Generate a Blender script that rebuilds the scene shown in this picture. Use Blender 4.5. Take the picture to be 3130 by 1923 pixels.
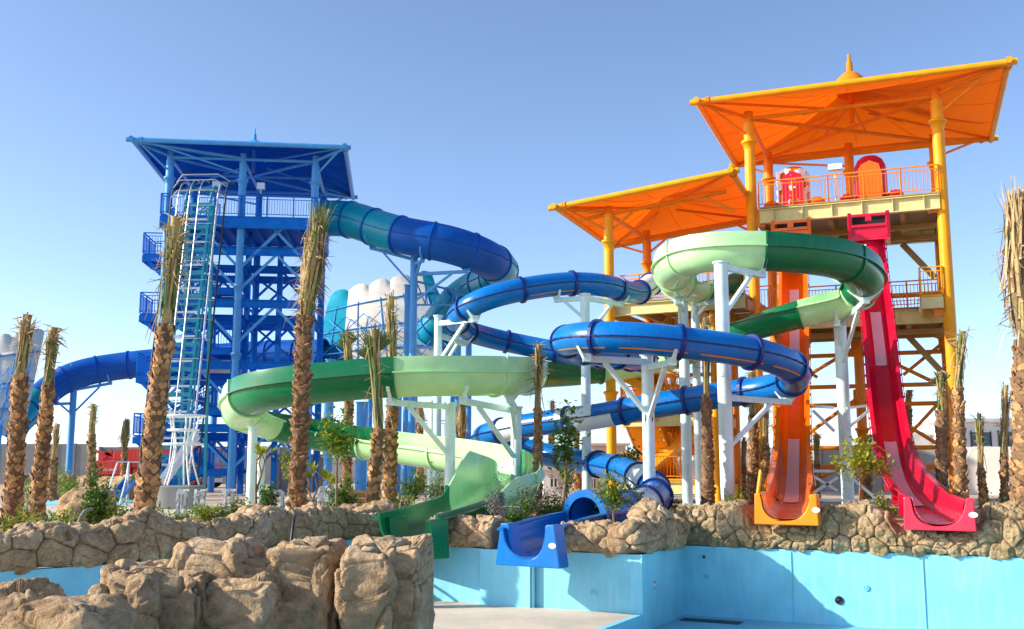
import bpy, bmesh, math, random
from mathutils import Vector, Matrix, noise
R = math.radians
scene = bpy.context.scene
for o in list(bpy.data.objects): bpy.data.objects.remove(o)

# ---------------------------------------------------------------- camera, sky, sun, exposure
FPX = 3130.0; EYE = 1.6; TH = math.atan(458.5/FPX)
cd = bpy.data.cameras.new('camera'); cam = bpy.data.objects.new('camera', cd)
scene.collection.objects.link(cam); scene.camera = cam
cam.location = (0, 0, EYE); cam.rotation_euler = (R(90)+TH, 0, 0)
cd.sensor_width = 36; cd.lens = 36; cd.clip_start = .1; cd.clip_end = 5000

SUN_EL = R(26); SUN_AZ = R(-96)          # azimuth from +Y, clockwise positive (sun stands to the left)
sdir = Vector((math.sin(SUN_AZ)*math.cos(SUN_EL), math.cos(SUN_AZ)*math.cos(SUN_EL), math.sin(SUN_EL)))
w = bpy.data.worlds.new('World'); scene.world = w; w.use_nodes = True
nt = w.node_tree; nt.nodes.clear()
sky = nt.nodes.new('ShaderNodeTexSky'); sky.sky_type = 'NISHITA'; sky.sun_disc = False
sky.sun_elevation = SUN_EL; sky.sun_rotation = SUN_AZ
sky.air_density = .6; sky.dust_density = .75; sky.ozone_density = 1.6; sky.altitude = 0
bg = nt.nodes.new('ShaderNodeBackground'); bg.inputs['Strength'].default_value = .15
wo = nt.nodes.new('ShaderNodeOutputWorld')
nt.links.new(sky.outputs[0], bg.inputs[0]); nt.links.new(bg.outputs[0], wo.inputs[0])
sl = bpy.data.lights.new('sun', 'SUN'); so = bpy.data.objects.new('sun', sl); scene.collection.objects.link(so)
sl.energy = 3.5; sl.angle = R(.5); sl.color = (1, .93, .82)
so.rotation_euler = (-sdir).to_track_quat('-Z', 'Y').to_euler(); so.location = (-60, 0, 40)
scene.view_settings.view_transform = 'Standard'; scene.view_settings.look = 'None'
scene.view_settings.exposure = 1.0; scene.view_settings.gamma = 1.0
scene.view_settings.use_curve_mapping = False

# ---------------------------------------------------------------- helpers
C = scene.collection
SN, CS = math.sin(TH), math.cos(TH)
def ray(px, py):
    a = (px-1565)/FPX; b = (961.5-py)/FPX
    return Vector((a, CS-b*SN, SN+b*CS))
def W(px, py, Y):                       # point at forward distance Y seen at pixel (px, py) of the photograph
    d = ray(px, py); t = Y/d.y
    return Vector((d.x*t, Y, EYE+d.z*t))
def WZ(px, py, z):                      # point at height z seen at that pixel
    d = ray(px, py); t = (z-EYE)/d.z
    return Vector((d.x*t, d.y*t, z))
def proj(p):
    v = Vector(p)-Vector((0, 0, EYE)); zc = v.y*CS+v.z*SN; yc = -v.y*SN+v.z*CS
    return 1565+FPX*v.x/zc, 961.5-FPX*yc/zc

OFF = {}
def tag(o, label=None, cat=None, group=None, kind=None):
    if label: o['label'] = label
    if cat: o['category'] = cat
    if group: o['group'] = group
    if kind: o['kind'] = kind
    return o
def thing(name, label, cat, loc=(0, 0, 0), group=None):
    o = bpy.data.objects.new(name, None); C.objects.link(o); o.location = loc
    o.empty_display_size = .2
    OFF[o] = Vector(loc); return tag(o, label, cat, group)

class MB:
    def __init__(s): s.v = []; s.f = []; s.sm = []; s.mi = []; s.m = 0
    def add(s, vs, fs, smooth=False):
        n = len(s.v); s.v.extend([tuple(v) for v in vs])
        for f in fs: s.f.append([i+n for i in f]); s.sm.append(smooth); s.mi.append(s.m)
        return s
    def obox(s, c, ax, ay, az):         # centre and three half-axis vectors
        c = Vector(c); vs = []
        for k in (-1, 1):
            for j in (-1, 1):
                for i in (-1, 1): vs.append(c+ax*i+ay*j+az*k)
        return s.add(vs, [(0,2,3,1),(4,5,7,6),(0,1,5,4),(2,6,7,3),(0,4,6,2),(1,3,7,5)])
    def box(s, c, sx, sy, sz, ang=0):
        ca, sa = math.cos(ang), math.sin(ang)
        return s.obox(c, Vector((ca, sa, 0))*sx/2, Vector((-sa, ca, 0))*sy/2, Vector((0, 0, sz/2)))
    def bar(s, p, q, w, h=None, up=(0, 0, 1)):      # rectangular beam
        p, q = Vector(p), Vector(q); h = h or w; t = (q-p); L = t.length
        if L < 1e-5: return s
        t /= L; u = Vector(up)
        if abs(t.dot(u)) > .98: u = Vector((1, 0, 0))
        a = t.cross(u).normalized(); b = a.cross(t)
        return s.obox((p+q)/2, t*L/2, a*w/2, b*h/2)
    def ibeam(s, p, q, w, h):           # rolled steel section: two flanges and a web
        p, q = Vector(p), Vector(q); z = Vector((0, 0, 1)); t = .035
        s.bar(p+z*(h/2-t/2), q+z*(h/2-t/2), w, t); s.bar(p-z*(h/2-t/2), q-z*(h/2-t/2), w, t)
        return s.bar(p, q, .03, h-2*t)
    def tube(s, p, q, r, n=10, r2=None, caps=True):
        p, q = Vector(p), Vector(q); t = (q-p)
        if t.length < 1e-5: return s
        t.normalize(); u = Vector((0, 0, 1)) if abs(t.z) < .95 else Vector((1, 0, 0))
        a = t.cross(u).normalized(); b = a.cross(t); r2 = r if r2 is None else r2; vs = []
        for c, rr in ((p, r), (q, r2)):
            for i in range(n):
                g = 2*math.pi*i/n; vs.append(c+(a*math.cos(g)+b*math.sin(g))*rr)
        s.add(vs, [(i, (i+1) % n, n+(i+1) % n, n+i) for i in range(n)], n > 6)
        if caps: s.add(vs, [list(range(n))[::-1], list(range(n, 2*n))])
        return s
    def poly(s, pts, r, n=8):
        for a, b in zip(pts[:-1], pts[1:]): s.tube(a, b, r, n)
        return s
    def lathe(s, c, prof, n=20, axis=(0, 0, 1)):    # (r, h) pairs
        c = Vector(c); t = Vector(axis).normalized(); u = Vector((0, 0, 1)) if abs(t.z) < .95 else Vector((1, 0, 0))
        a = t.cross(u).normalized(); b = a.cross(t); vs = []; m = len(prof)
        for r, h in prof:
            for i in range(n):
                g = 2*math.pi*i/n; vs.append(c+t*h+(a*math.cos(g)+b*math.sin(g))*r)
        return s.add(vs, [(k*n+i, k*n+(i+1) % n, (k+1)*n+(i+1) % n, (k+1)*n+i) for k in range(m-1) for i in range(n)], True)
    def prism(s, poly, d):              # planar polygon (3D points) pushed by vector d
        d = Vector(d); n = len(poly); P = [Vector(p) for p in poly]
        s.add(P+[p+d for p in P], [list(range(n))[::-1], list(range(n, 2*n))]+[(i, (i+1) % n, n+(i+1) % n, n+i) for i in range(n)])
        return s
    def build(s, name, mat, parent=None, recalc=True, off=None):
        me = bpy.data.meshes.new(name); o = bpy.data.objects.new(name, me); C.objects.link(o)
        if off is None: off = OFF.get(parent, Vector((0, 0, 0))) if parent else Vector((0, 0, 0))
        me.from_pydata([(v[0]-off.x, v[1]-off.y, v[2]-off.z) for v in s.v], [], s.f)
        for m in (mat if isinstance(mat, (list, tuple)) else [mat]): me.materials.append(m)
        me.polygons.foreach_set('use_smooth', s.sm); me.polygons.foreach_set('material_index', s.mi)
        if recalc:
            bm = bmesh.new(); bm.from_mesh(me); bmesh.ops.recalc_face_normals(bm, faces=bm.faces); bm.to_mesh(me); bm.free()
        me.update()
        if parent: o.parent = parent; OFF[o] = off
        else: OFF[o] = off
        return o

# ---------------------------------------------------------------- materials
MATS = {}
def mat(name, col, rough=.5, metal=0, var=.12, scale=2.0, bump=0, bscale=30, coat=0, streak=0, dirt=None, spec=.5, trans=0):
    m = bpy.data.materials.new(name); m.use_nodes = True; t = m.node_tree; b = t.nodes['Principled BSDF']
    L = t.links.new; N = t.nodes.new
    tc = N('ShaderNodeTexCoord'); src = tc.outputs['Object']
    n1 = N('ShaderNodeTexNoise'); n1.inputs['Scale'].default_value = scale; n1.inputs['Detail'].default_value = 6; n1.inputs['Roughness'].default_value = .62
    L(src, n1.inputs['Vector'])
    mr = N('ShaderNodeMapRange'); mr.inputs[1].default_value = .3; mr.inputs[2].default_value = .7
    L(n1.outputs[0], mr.inputs[0])
    mx = N('ShaderNodeMix'); mx.data_type = 'RGBA'
    lo = [max(0, c*(1-var)) for c in col]; hi = [min(1, c*(1+var)) for c in col]
    mx.inputs[6].default_value = (*lo, 1); mx.inputs[7].default_value = (*hi, 1)
    L(mr.outputs[0], mx.inputs[0]); out = mx.outputs[2]
    if streak:                           # dust and run-off marks
        mp = N('ShaderNodeMapping'); mp.inputs['Scale'].default_value = (5, 5, .5); L(src, mp.inputs[0])
        n2 = N('ShaderNodeTexNoise'); n2.inputs['Scale'].default_value = 2; n2.inputs['Detail'].default_value = 8; L(mp.outputs[0], n2.inputs['Vector'])
        m2 = N('ShaderNodeMapRange'); m2.inputs[1].default_value = .5; m2.inputs[2].default_value = .75; m2.inputs[4].default_value = streak
        L(n2.outputs[0], m2.inputs[0])
        x2 = N('ShaderNodeMix'); x2.data_type = 'RGBA'; d = dirt or (.35, .3, .22)
        x2.inputs[7].default_value = (*d, 1); L(out, x2.inputs[6]); L(m2.outputs[0], x2.inputs[0]); out = x2.outputs[2]
    L(out, b.inputs['Base Color'])
    b.inputs['Metallic'].default_value = metal; b.inputs['Specular IOR Level'].default_value = spec
    if coat: b.inputs['Coat Weight'].default_value = coat; b.inputs['Coat Roughness'].default_value = .08
    r2 = N('ShaderNodeMapRange'); r2.inputs[3].default_value = max(0, rough-.08); r2.inputs[4].default_value = min(1, rough+.1)
    L(n1.outputs[0], r2.inputs[0]); L(r2.outputs[0], b.inputs['Roughness'])
    if bump:
        n3 = N('ShaderNodeTexNoise'); n3.inputs['Scale'].default_value = bscale; n3.inputs['Detail'].default_value = 8; n3.inputs['Roughness'].default_value = .65
        L(src, n3.inputs['Vector']); bp = N('ShaderNodeBump'); bp.inputs['Strength'].default_value = bump; bp.inputs['Distance'].default_value = .05
        L(n3.outputs[0], bp.inputs['Height']); L(bp.outputs[0], b.inputs['Normal'])
    if trans:                            # thin cloth and leaves let light through
        tr = N('ShaderNodeBsdfTranslucent'); L(out, tr.inputs[0]); ms = N('ShaderNodeMixShader'); ms.inputs[0].default_value = trans
        oo = t.nodes['Material Output']; L(b.outputs[0], ms.inputs[1]); L(tr.outputs[0], ms.inputs[2]); L(ms.outputs[0], oo.inputs[0])
    MATS[name] = m; return m
def rockmat(name, c1, c2, c3, sc=1.0):
    m = bpy.data.materials.new(name); m.use_nodes = True; t = m.node_tree; b = t.nodes['Principled BSDF']; L = t.links.new; N = t.nodes.new
    tc = N('ShaderNodeTexCoord'); src = tc.outputs['Object']
    def nz(s, det=8, ro=.6, dist=0):
        n = N('ShaderNodeTexNoise'); n.inputs['Scale'].default_value = s*sc; n.inputs['Detail'].default_value = det; n.inputs['Roughness'].default_value = ro
        n.inputs['Distortion'].default_value = dist; L(src, n.inputs['Vector']); return n.outputs[0]
    a = nz(1.6, 5, .6, .6); f = nz(14, 8, .7)
    cr = N('ShaderNodeValToRGB'); cr.color_ramp.elements[0].position = .32; cr.color_ramp.elements[0].color = (*c1, 1)
    cr.color_ramp.elements[1].position = .7; cr.color_ramp.elements[1].color = (*c3, 1); e = cr.color_ramp.elements.new(.52); e.color = (*c2, 1)
    L(a, cr.inputs[0])
    mx = N('ShaderNodeMix'); mx.data_type = 'RGBA'; mx.blend_type = 'MULTIPLY'
    r = N('ShaderNodeMapRange'); r.inputs[1].default_value = .3; r.inputs[2].default_value = .65; r.inputs[3].default_value = .6; r.inputs[4].default_value = 1.15; L(f, r.inputs[0])
    mx.inputs[0].default_value = 1; L(cr.outputs[0], mx.inputs[6]); L(r.outputs[0], mx.inputs[7]); L(mx.outputs[2], b.inputs['Base Color'])
    b.inputs['Roughness'].default_value = .9; b.inputs['Specular IOR Level'].default_value = .25
    ad = N('ShaderNodeMath'); ad.operation = 'MULTIPLY_ADD'; ad.inputs[1].default_value = .35; L(nz(45, 6, .7), ad.inputs[0]); L(nz(9, 8, .62, 1.2), ad.inputs[2])
    bp = N('ShaderNodeBump'); bp.inputs['Strength'].default_value = 1.0; bp.inputs['Distance'].default_value = .07; L(ad.outputs[0], bp.inputs['Height']); L(bp.outputs[0], b.inputs['Normal'])
    MATS[name] = m; return m

GLOSS = dict(rough=.24, var=.14, scale=.8, streak=.05, spec=.4)
M = dict(
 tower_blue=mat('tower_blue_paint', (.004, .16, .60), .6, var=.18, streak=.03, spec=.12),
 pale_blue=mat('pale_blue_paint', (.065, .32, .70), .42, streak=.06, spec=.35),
 teal_paint=mat('teal_paint', (.004, .24, .33), .4, streak=.12),
 teal=mat('teal_fibreglass', (.001, .27, .38), .35, var=.14, scale=.8, streak=.05, spec=.35),
 deep_blue=mat('deep_blue_fibreglass', (.0, .085, .40), .4, var=.18, scale=.8, streak=.03, spec=.22),
 blue=mat('blue_fibreglass', (.0, .155, .50), **GLOSS),
 blue_dark=mat('navy_flange', (.002, .022, .17), .35),
 green=mat('green_fibreglass', (.0, .165, .055), **GLOSS),
 mint_green=mat('pale_green_fibreglass', (.48, .80, .38), **GLOSS),
 white_fg=mat('white_fibreglass', (.72, .82, .80), **GLOSS),
 cream_fg=mat('cream_fibreglass', (.72, .67, .57), .4, streak=.15),
 red=mat('red_fibreglass', (.62, .004, .035), **GLOSS),
 orange=mat('orange_fibreglass', (.86, .16, .003), **GLOSS),
 amber=mat('amber_fibreglass', (.85, .27, .008), **GLOSS),
 rose=mat('rose_fibreglass', (.80, .035, .075), **GLOSS),
 strip=mat('translucent_strip', (.80, .62, .62), .35, var=.04),
 stripe=mat('ochre_stripe', (.70, .30, .03), .4),
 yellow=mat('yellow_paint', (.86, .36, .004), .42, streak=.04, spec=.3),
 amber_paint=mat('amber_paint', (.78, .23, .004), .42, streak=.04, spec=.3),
 cream_paint=mat('cream_paint', (.70, .60, .26), .45, streak=.1, spec=.3),
 tan_paint=mat('tan_paint', (.42, .25, .06), .5, streak=.2),
 fabric=mat('orange_canopy_fabric', (.93, .165, .003), .7, var=.05, trans=.4, spec=.2),
 blue_roof=mat('blue_sheet_roof', (.0, .10, .47), .8, var=.22, scale=1.2, spec=.03),
 mint=mat('mint_white_paint', (.68, .86, .82), .35, streak=.16),
 white_pipe=mat('white_pipe', (.78, .80, .80), .35, streak=.1),
 steel=mat('galvanised_steel', (.55, .58, .60), .35, metal=.7),
 dark=mat('black_rubber', (.012, .012, .014), .5),
 pool=mat('pool_blue_paint', (.22, .63, .76), .6, var=.16, scale=.9, streak=.34, dirt=(.45, .72, .78), bump=.06, bscale=6),
 pool_floor=mat('sandy_pool_floor', (.62, .52, .40), .8, var=.2, scale=.7, streak=.35, dirt=(.42, .34, .25), bump=.15),
 deep_floor=mat('blue_pool_floor', (.16, .50, .62), .7, var=.15, scale=.9, streak=.45, dirt=(.5, .45, .36), bump=.1),
 ground=mat('sandy_ground', (.48, .37, .26), .95, var=.2, scale=.35, bump=.3, bscale=4),
 deck=mat('pale_concrete_deck', (.56, .49, .41), .85, var=.1, scale=.6, bump=.05),
 soil=mat('orange_soil', (.46, .23, .09), .95, var=.3, scale=1.5, bump=.6, bscale=8),
 concrete=mat('grey_concrete', (.23, .23, .225), .85, var=.16, scale=.8, streak=.3, dirt=(.22, .21, .2), bump=.1),
 wall_pale=mat('pale_concrete_wall', (.62, .58, .52), .85, var=.1, scale=.6, streak=.25, bump=.08),
 white_wall=mat('white_render', (.76, .74, .70), .8, var=.06),
 tan_wall=mat('tan_render', (.55, .42, .31), .8, var=.08),
 glass=mat('window_glass', (.05, .09, .12), .1, var=.3),
 crane_red=mat('crane_red_paint', (.60, .022, .012), .4, streak=.3),
 crane_white=mat('white_lettering', (.8, .78, .74), .5),
 stripe_yellow=mat('hazard_yellow', (.7, .45, .02), .5),
 wood=mat('pallet_wood', (.36, .21, .10), .85, var=.3, scale=5),
 sack=mat('pale_sacks', (.60, .50, .38), .9, var=.2),
 plastic=mat('plastic_wrap', (.50, .53, .55), .15, var=.2, spec=.8, trans=.5),
 sticker=mat('white_sticker', (.85, .83, .80), .4),
 leaf=mat('leaf_green', (.11, .23, .02), .5, var=.45, scale=9, trans=.3),
 leaf_y=mat('leaf_yellow_green', (.32, .36, .02), .5, var=.4, scale=9, trans=.35),
 leaf_d=mat('leaf_dark_green', (.055, .115, .022), .5, var=.4, scale=9, trans=.25),
 leaf_grey=mat('leaf_silver_grey', (.22, .23, .20), .6, var=.4, scale=9, trans=.2),
 twig=mat('twig_bark', (.24, .16, .09), .9, var=.25, scale=10),
 palm_core=mat('palm_shaded_fibre', (.19, .105, .048), .95, var=.35, scale=6, bump=.6, bscale=20),  # fibre tone darkened to paint in the shade between leaf bases
 palm_boot=mat('palm_leaf_base', (.50, .27, .105), .9, var=.5, scale=5, bump=.3, bscale=25),
 palm_boot_d=mat('palm_leaf_base_brown', (.30, .17, .08), .9, var=.4, scale=5, bump=.3, bscale=25),
 straw=mat('dry_frond', (.50, .34, .15), .8, var=.4, scale=5, trans=.15),
 straw_d=mat('brown_frond', (.25, .16, .07), .85, var=.4, scale=5, trans=.1),
 frond=mat('green_frond', (.13, .19, .04), .55, var=.35, scale=5, trans=.25),
 stalk=mat('frond_stalk', (.36, .27, .08), .65, var=.45, scale=3),
)
M['rock'] = rockmat('artificial_rock', (.43, .27, .14), (.63, .43, .24), (.74, .56, .36))
M['rock_pale'] = rockmat('pale_artificial_rock', (.36, .24, .115), (.56, .395, .205), (.68, .51, .30), 1.4)
M['mortar'] = mat('rock_mortar', (.30, .195, .11), .95, var=.3, scale=6, bump=.6, bscale=20)
# ================================================================ ground, pools, rockwork
AL = R(27)
U2 = Vector((math.cos(AL), -math.sin(AL), 0)); D2 = Vector((math.sin(AL), math.cos(AL), 0))
ZF = -1.05; ZD = -1.36
C1 = WZ(1953, 1875, ZF); C1.z = 0
def slide_to(p, d, px):                 # distance along d from p until it is seen at column px (z = 0)
    lo, hi = -15., 15.
    f = lambda s: proj(p+d*s)[0]-px
    for _ in range(60):
        mid = (lo+hi)/2
        if (f(lo) < 0) != (f(mid) < 0): hi = mid
        else: lo = mid
    return (lo+hi)/2
C2 = C1+D2*2.45
E2 = C2+U2*11
Dl = C1-U2*4.95
LP = [WZ(px, py, 0) for px, py in ((-900, 1790), (-300, 1757), (0, 1742), (300, 1722), (500, 1704), (800, 1672), (1000, 1652), (1150, 1641))]
pool_loop = LP+[Dl, C1, C2, E2, Vector((E2.x+1, 4.6, 0)), Vector((-9.5, 4.6, 0))]

bm = bmesh.new()
outer = [bm.verts.new(p) for p in ((-2500, -60, 0), (2500, -60, 0), (2500, 4200, 0), (-2500, 4200, 0))]
inner = [bm.verts.new((p.x, p.y, 0)) for p in pool_loop]
eds = [bm.edges.new((l[i], l[(i+1) % len(l)])) for l in (outer, inner) for i in range(len(l))]
bmesh.ops.triangle_fill(bm, edges=eds, use_beauty=True, use_dissolve=False)
bmesh.ops.recalc_face_normals(bm, faces=bm.faces)
if sum(f.normal.z for f in bm.faces) < 0: bmesh.ops.reverse_faces(bm, faces=bm.faces)
me = bpy.data.meshes.new('ground'); bm.to_mesh(me); bm.free(); me.materials.append(M['ground'])
o = bpy.data.objects.new('ground', me); C.objects.link(o); tag(o, 'sandy ground of the water park', None, None, 'structure')

def sheet(name, pts, z, m, label, th=0):
    b = MB()
    if th: b.prism([(p[0], p[1], z) for p in pts], (0, 0, -th))
    else: b.add([(p[0], p[1], z) for p in pts], [list(range(len(pts)))])
    o = b.build(name, M[m]); tag(o, label, None, None, 'structure'); return o
sheet('pool_floor', [(-16, 3), (16, 3), (18, 24), (-16, 24)], ZD, 'deep_floor', 'blue painted floor of the deeper pool', .3)
S0 = C1-D2*15
sheet('pool_floor', [(p.x, p.y) for p in LP[0:8]+[Dl, C1, S0]]+[(-9.5, S0.y)], ZF, 'pool_floor', 'sandy concrete floor of the shallow pool', .25)
# deck and planting beds
sheet('paving', [(-40, 27.5), (-9, 27.5), (4, 33), (4, 43), (-40, 43)], .008, 'deck', 'pale concrete paving around the palms')
def bed(pts, z, label):
    b = MB(); P = [Vector((p[0], p[1], 0)) for p in pts]
    mn = [min(p[i] for p in P) for i in (0, 1)]; mx_ = [max(p[i] for p in P) for i in (0, 1)]; n = 80
    def ins(x, y):
        c = False; j = len(P)-1
        for i in range(len(P)):
            if (P[i].y > y) != (P[j].y > y) and x < (P[j].x-P[i].x)*(y-P[i].y)/(P[j].y-P[i].y)+P[i].x: c = not c
            j = i
        return c
    def edge(x, y):
        q = Vector((x, y, 0)); best = 9
        for i in range(len(P)):
            a, c = P[i], P[(i+1) % len(P)]; t = max(0, min(1, (q-a).dot(c-a)/(c-a).length_squared)); best = min(best, (q-a-(c-a)*t).length)
        return best
    vs = []
    for j in range(n+1):
        for i in range(n+1):
            x = mn[0]+(mx_[0]-mn[0])*i/n; y = mn[1]+(mx_[1]-mn[1])*j/n
            h = min(1, edge(x, y)/.7)*z*(1+.5*noise.noise((x*.7, y*.7, 3)))+.03*noise.noise((x*3, y*3, 1)) if ins(x, y) else -.06
            vs.append((x, y, h))
    fs = [(j*(n+1)+i, j*(n+1)+i+1, (j+1)*(n+1)+i+1, (j+1)*(n+1)+i) for j in range(n) for i in range(n)]
    b.add(vs, [f for f in fs if min(vs[k][2] for k in f) > -.05], True)
    o = b.build('planting_bed', M['soil']); tag(o, label, None, None, 'structure')
off = -D2*-.1
bed([LP[1]+Vector((-.5, .3, 0)), LP[3]+Vector((-.3, .3, 0)), LP[5]+Vector((-.3, .3, 0)), LP[7]+Vector((-.2, .3, 0)), Vector((-2, 26.6, 0)), Vector((-9.5, 26.8, 0)), Vector((-13, 22, 0))], .26, 'soil bed behind the left rock edging')
bed([Dl+D2*.3, C1+D2*.5-U2*.5, C2+D2*.3, E2+D2*.3, Vector((20, 30, 0)), Vector((9, 36, 0)), Vector((-2, 35, 0)), Vector((-2.2, 26.5, 0))], .24, 'soil bed under the slides')

# ---- pool walls
def pool_wall(pts, z0, label, name='pool_wall'):
    b = MB()
    N_ = []
    for i in range(len(pts)):
        ts = [(pts[j+1]-pts[j]).normalized() for j in (i-1, i) if 0 <= j < len(pts)-1]; t = sum(ts, Vector()).normalized(); N_.append(Vector((t.y, -t.x, 0))/max(.5, ts[0].dot(t)))
    I_ = [p+n*.2 for p, n in zip(pts, N_)]; O_ = [p+n*.02 for p, n in zip(pts, N_)]; m_ = len(pts); z1 = -.012
    vs = [(p.x, p.y, z) for p in I_ for z in (z0, z1)]+[(p.x, p.y, z) for p in O_ for z in (z0, z1)]
    for i in range(m_-1):
        k = 2*m_; b.add(vs if i == 0 else [], []) ; b.f += [[2*i, 2*i+2, 2*i+3, 2*i+1], [k+2*i, k+2*i+1, k+2*i+3, k+2*i+2], [2*i+1, 2*i+3, k+2*i+3, k+2*i+1]]; b.sm += [False]*3; b.mi += [0]*3
    o = b.build(name, M['pool']); tag(o, label, 'pool wall'); return o
pool_wall(LP+[Dl], ZF-.2, 'shaded light blue pool wall under the left rock edging')
pw = thing('pool_wall', 'light blue pool wall below the blue and green slide mouths', 'pool wall', C1-U2*2)
NW = -D2                                  # towards the pool
def panel(s0, s1, dep, z0):
    b = MB(); a = C1-U2*s1; c = C1-U2*s0; q = [a-NW*.15, c-NW*.15, c+NW*dep, a+NW*dep]
    b.prism([(p.x, p.y, z0) for p in q], (0, 0, -z0-.012)); b.build('wall_panel', M['pool'], pw)
panel(0, 2.05, .12, ZF-.2); panel(2.053, 3.12, .26, ZF-.2); panel(3.123, 5.0, .12, ZF-.2)
b = MB(); b.tube((C1-U2*2.02+NW*.2)+Vector((0, 0, ZF)), (C1-U2*2.02+NW*.2)+Vector((0, 0, -.02)), .035); b.build('drain_pipe', M['pool'], pw)
b = MB(); b.tube((C1-U2*4.6+NW*.16)+Vector((0, 0, ZF)), (C1-U2*4.6+NW*.16)+Vector((0, 0, -.02)), .03); b.build('drain_pipe', M['pool'], pw)
b = MB(); a = C1+NW*.125
b.prism([(p.x, p.y, ZD-.2) for p in (a-U2*.1, C2+D2*.1-U2*.1, C2+D2*.1+U2*.12, a+U2*.12)], (0, 0, -ZD+.19))
o = b.build('pool_wall', M['pool']); tag(o, 'shaded return wall at the pool corner under the rocks', 'pool wall')
b = MB()
b.prism([(p.x, p.y, ZD-.2) for p in (S0+U2*.005, a+U2*.005-D2*.01, a+U2*.12-D2*.01, S0+U2*.12)], (0, 0, ZF-ZD+.206))
o = b.build('pool_step', M['pool']); tag(o, 'low light blue step between the two pool floors', 'pool step')
b = MB(); q = [C2-D2*.15, E2-D2*.15, E2+D2*.1, C2+D2*.1]
b.prism([(p.x, p.y, ZD-.2) for p in q], (0, 0, -ZD+.19)); o = b.build('pool_wall', M['pool']); tag(o, 'long bright light blue pool wall below the orange and red slides', 'pool wall')
def hit(px, py, A, n, dep):
    d = ray(px, py); A = A+n*dep; t = (A-Vector((0, 0, EYE))).dot(n)/d.dot(n); return Vector((0, 0, EYE))+d*t
def fitting(px, py, A, n, dep, r, m, label, hollow=False):
    p = hit(px, py, A, n, dep); t = thing('pool_fitting', label, 'pool fitting', p)
    b = MB(); b.lathe(p, [(0, .006), (r*.55, .008), (r*.62, .03), (r, .025), (r*1.05, 0)], 20, n); b.build('flange', M[m], t)
    b = MB(); b.lathe(p, [(r*.05, .034), (r*.4, .03), (r*.5, .012)], 16, n); b.build('cap', M['dark' if hollow else m], t)
for i, sx in enumerate((2.25, 4.6, 6.9)):
    b = MB(); q = C2+U2*sx-D2*.155; b.bar(Vector((q.x, q.y, ZD)), Vector((q.x, q.y, -.05)), .03, .012, up=U2); o = b.build('joint_bead', M['pool']); tag(o, ('painted joint line nearest the corner on the long pool wall', 'middle painted joint line on the long pool wall', 'rightmost painted joint line on the long pool wall')[i], 'joint line')
fitting(2565, 1835, C2, NW, .15, .075, 'dark', 'large black round outlet hole in the bright pool wall', True)
fitting(2648, 1797, C2, NW, .15, .055, 'pool', 'pale blue inlet disc on the sunlit pool wall')
fitting(2163, 1762, C2, NW, .15, .05, 'pool', 'pale blue inlet disc in the shaded corner of the pool wall')
fitting(2152, 1702, C2, NW, .15, .028, 'dark', 'tiny black hole high on the pool wall near the corner', True)
fitting(1815, 1812, C1, NW, .12, .06, 'pool', 'round blue inlet disc right of the blue slide mouth')
fitting(2000, 1788, C1, U2, .12, .07, 'steel', 'shiny metal fitting on the shaded corner wall')
p = C2+U2*.25-D2*.55; b = MB(); b.prism([(q.x, q.y, ZD+.004) for q in (p, p+U2*1.15, p+U2*1.15-D2*.36, p-D2*.36)], (0, 0, .008)); o = b.build('floor_drain', M['dark']); tag(o, 'dark slab in place of the shaded drain recess in the pool corner', 'drain')  # the dark of the drain recess is put into the slab's colour

# ---- fitted stones
def resample(P, st):
    out = []; 
    for a, c in zip(P[:-1], P[1:]):
        L = (c-a).length; n = max(1, int(L/st))
        out += [a+(c-a)*(i/n) for i in range(n)]
    return out+[P[-1]]
def clip(poly, px, py, nx, ny):
    out = []; n = len(poly)
    for i in range(n):
        a, c = poly[i], poly[(i+1) % n]; da = (a[0]-px)*nx+(a[1]-py)*ny; dc = (c[0]-px)*nx+(c[1]-py)*ny
        if da <= 0: out.append(a)
        if da*dc < 0: t = da/(da-dc); out.append((a[0]+(c[0]-a[0])*t, a[1]+(c[1]-a[1])*t))
    return out
def facet(q, sc, sd=0.0):                # chiselled planes: every cell of a Voronoi pattern carries its own tilted plane
    q = q*sc; dd, pts = noise.voronoi(q); c = pts[0]; t = noise.noise_vector(c*7.3+Vector((sd, 1, 2)))
    return (.35*noise.noise(c*11.7+Vector((3, sd, 5)))+t.dot(q-c)*.55)/sc, (dd[1]-dd[0])/sc
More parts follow.
